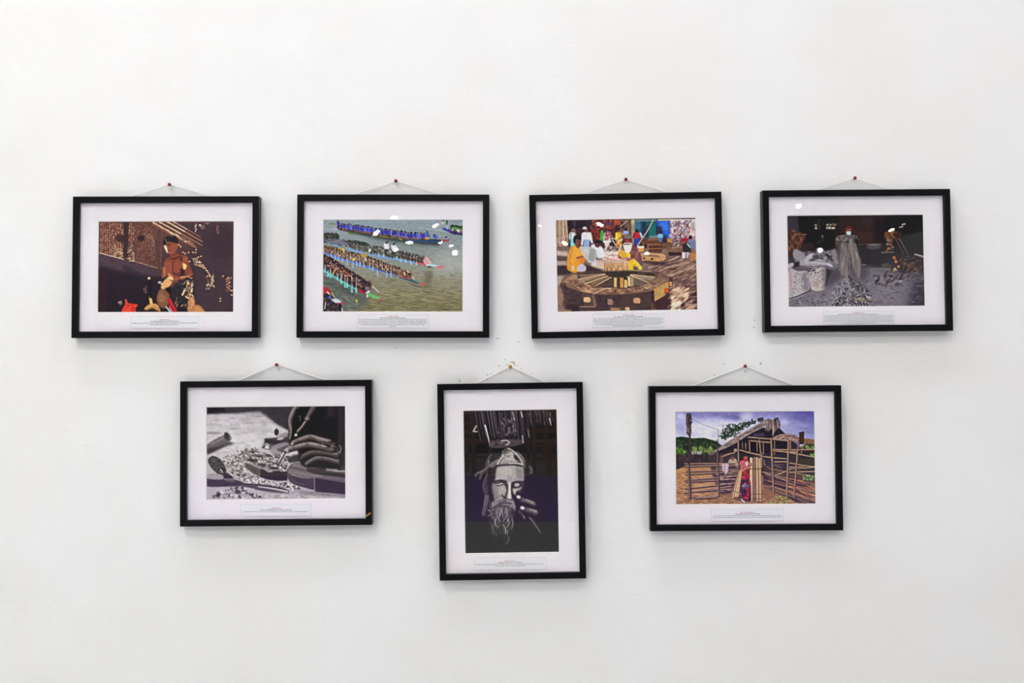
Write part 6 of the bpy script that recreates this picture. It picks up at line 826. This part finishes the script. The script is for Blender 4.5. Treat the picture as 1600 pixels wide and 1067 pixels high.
    # bundles of cane
    def cane(x0, y0, x1, y1, w0, w1, n, cols):
        for i in range(n):
            t = (i + .5) / n; a = x0 + (t - .5) * w0; b = x1 + (t - .5) * w1; w = max(w0, w1) / n * 1.5; k = R.choice(cols)
            c.S([(a, y0 + R.uniform(-12, 14)), (b, y1 + R.uniform(-14, 10))], w, k); c.S([(a + w * .35, y0 + 10), (b + w * .35, y1)], w * .35, [v * .45 for v in k], .9); c.S([(a - w * .15, y0), (b - w * .15, y1)], w * .3, [min(255, v * 1.25) for v in k], .8)
    K = [(190, 152, 112), (164, 124, 90), (206, 170, 130), (140, 102, 78), (120, 86, 72)]
    c.P([(620, 985), (760, 960), (990, 1000), (980, 1040), (760, 1010)], (70, 46, 48), .7, 10)
    cane(742, 680, 672, 980, 30, 100, 9, K); cane(915, 540, 918, 1020, 120, 132, 10, K)
    c.S([(850, 660), (985, 660)], 9, (90, 62, 56), .9); c.S([(850, 950), (985, 945)], 7, (90, 62, 56), .9); c.S([(645, 905), (720, 930)], 7, (80, 56, 56), .9); c.S([(850, 1000), (985, 1000)], 9, (80, 56, 52), .7)
    # woman in red
    c.P([(745, 575), (775, 555), (830, 558), (862, 600), (850, 690), (850, 800), (862, 1000), (840, 1030), (760, 1010), (752, 900), (765, 790), (755, 690), (742, 640)], (130, 30, 52), 1, 2, True, tex=14)
    c.P([(760, 790), (850, 790), (862, 1000), (840, 1025), (765, 1005), (755, 900)], (56, 34, 60), .95, 4, True); c.D([(758, 690), (850, 690), (858, 1010), (764, 1005)], 60, [(186, 34, 50), (150, 26, 46), (206, 52, 60)], (8, 15), 0, 60, 1.3, .8); c.D([(760, 830), (840, 830), (840, 880), (760, 880)], 14, [(130, 124, 150), (90, 90, 120)], (7, 12), 0, 40, 1.5, .8)
    c.P([(738, 580), (785, 565), (800, 640), (760, 650), (742, 625)], (206, 92, 106), .95, 3, True); c.P([(795, 580), (830, 570), (830, 620), (805, 640)], (224, 196, 206), .9, 3); c.S([(758, 620), (762, 680), (800, 656), (850, 640)], 22, (186, 112, 96), 1, smooth=True); c.E(856, 606, 26, 18, (176, 116, 96), 20); c.E(800, 534, 25, 34, (196, 56, 62)); c.E(800, 522, 22, 18, (172, 96, 84)); c.E(794, 498, 30, 17, (52, 34, 42)); c.S([(780, 515), (770, 550)], 9, (60, 40, 46)); c.S([(783, 520), (820, 518)], 5, (80, 40, 44), .8)
    c.E(775, 1026, 30, 12, (150, 140, 140), 30); c.S([(752, 1000), (790, 1040)], 8, (190, 186, 190)); c.P([(640, 990), (760, 1010), (720, 1030)], (110, 78, 58), .6, 8)
    return c.done(.5, 1.18, .45, .85, 12, .4)

PRINTS = {1: paint_1(), 2: paint_2(), 3: paint_3(), 4: paint_4(), 5: paint_5(), 6: paint_6(), 7: paint_7()}
for k in sorted(POSE): framed(k)

# ------------------------------------------------------------------ what the picture glass mirrors: lamps, carpet, chairs; also added fill spots
def place_lamp(x, y, power, col, near):
    r = bpy.data.objects.new('ceiling_lamp', None); COL.objects.link(r); r.location = (x, y, CEIL)
    return r
can = lathe([(.055, -.14), (.06, -.14), (.06, 0), (.02, 0), (.02, -.02), (.05, -.03), (.052, -.139)], 20); stem = lathe([(.003, -2.63), (.003, 0)], 8); rose = lathe([(.03, -.012), (.045, -.004), (.045, 0)], 18); bulb_n = lathe([(.004, -.150), (.026, -.146), (.04, -.13), (.045, -.11), (.03, -.08), (.012, -.06)], 16)
holder = lathe([(.009, -2.69), (.012, -2.67), (.012, -2.62), (.006, -2.60)], 14)
for x, y, pw, col, where in NEAR:
    r = place_lamp(x, y, pw, col, True); link('shade', can, M['white'], r); link('bulb', bulb_n, M['bulb'], r)
    tag(r, 'white can ceiling lamp on the ' + where, 'lamp', 'white can lamps lighting the pictures')
    ld = bpy.data.lights.new('lamp_light', 'POINT'); ld.energy = pw; ld.color = col; ld.shadow_soft_size = .055; lo = bpy.data.objects.new('lamp_light', ld); COL.objects.link(lo); lo.parent = r; lo.location = (0, 0, -.26)
for x, y, ra, rb, tilt, where in FAR:
    r = place_lamp(x, y, 0, None, False); link('rose', rose, M['white'], r); link('stem', stem, M['cable'], r); link('holder', holder, M['cable'], r)
    b = link('bulb', lathe([(.9 * rb * math.sin(math.pi * (i + .15) / 12.3), -.92 * ra * math.cos(math.pi * (i + .15) / 12.3)) for i in range(13)], 14), M['bulb_far'], r); b.location = (0, 0, 3.0 - CEIL); b.rotation_euler = (0, math.radians(90 - tilt), 0)
    tag(r, 'hanging bulb mirrored over the ' + where, 'lamp', 'hanging bulbs far down the hall')
for x, y, pw, where in FILL_SPOTS:
    r = place_lamp(x, y, 0, None, True); link('shade', can, M['white'], r); link('bulb', bulb_n, M['bulb'], r); tag(r, 'added fill spot brightening the ' + where, 'lamp', 'added fill spots along the side walls')
    ld = bpy.data.lights.new('lamp_light', 'SPOT'); ld.energy = pw; ld.color = (.97, .99, .955); ld.spot_size = 1.7; ld.spot_blend = .5; ld.shadow_soft_size = .08; lo = bpy.data.objects.new('lamp_light', ld); COL.objects.link(lo); lo.parent = r; lo.location = (0, 0, -.26)
cp = link('carpet', fin(box(-6.6, 6.6, -10.6, -7.0, -.001, .012, .004), 'carpet'), M['carpet']); tag(cp, 'wide purple carpet strip across the hall floor', 'carpet')
def chair(x, y, rz, label):
    r = bpy.data.objects.new('wooden_chair', None); COL.objects.link(r); r.location = (x, y, 0); r.rotation_euler = (0, 0, rz); tag(r, label, 'chair', 'wooden chairs in the hall')
    for n, m in CH: link(n, m, M['wood'], r)
CH = [('seat', fin(box(-.22, .22, -.21, .21, .43, .46, .008), 'seat'))]
for sx in (-1, 1):
    CH.append(('leg', fin(box(sx * .19 - .022, sx * .19 + .022, -.20, -.156, 0, .43, .004), 'leg'))); CH.append(('back_post', tube([(sx * .19, .18, 0), (sx * .19, .19, .45), (sx * .185, .24, .90)], .024, 8)))
for z in (.58, .70, .83): CH.append(('back_slat', tube([(-.18, .2 + (z - .45) * .11, z), (0, .225 + (z - .45) * .11, z + .01), (.18, .2 + (z - .45) * .11, z)], .022, 8)))
CH.append(('stretcher', tube([(-.19, .18, .2), (.19, .18, .2)], .014, 8))); CH.append(('stretcher', tube([(-.19, -.178, .22), (.19, -.178, .22)], .014, 8)))
for x, y, rz, lb in ((-.40, -2.95, 2.5, 'wooden slat-back chair closest to the viewer, mirrored low left'), (.56, -10.9, 2.6, 'wooden slat-back chair beside the purple carpet, right'), (-.56, -10.9, .6, 'wooden slat-back chair beside the purple carpet, left'), (.52, -12.9, 2.4, 'wooden slat-back chair rearmost on the right side')): chair(x, y, rz, lb)
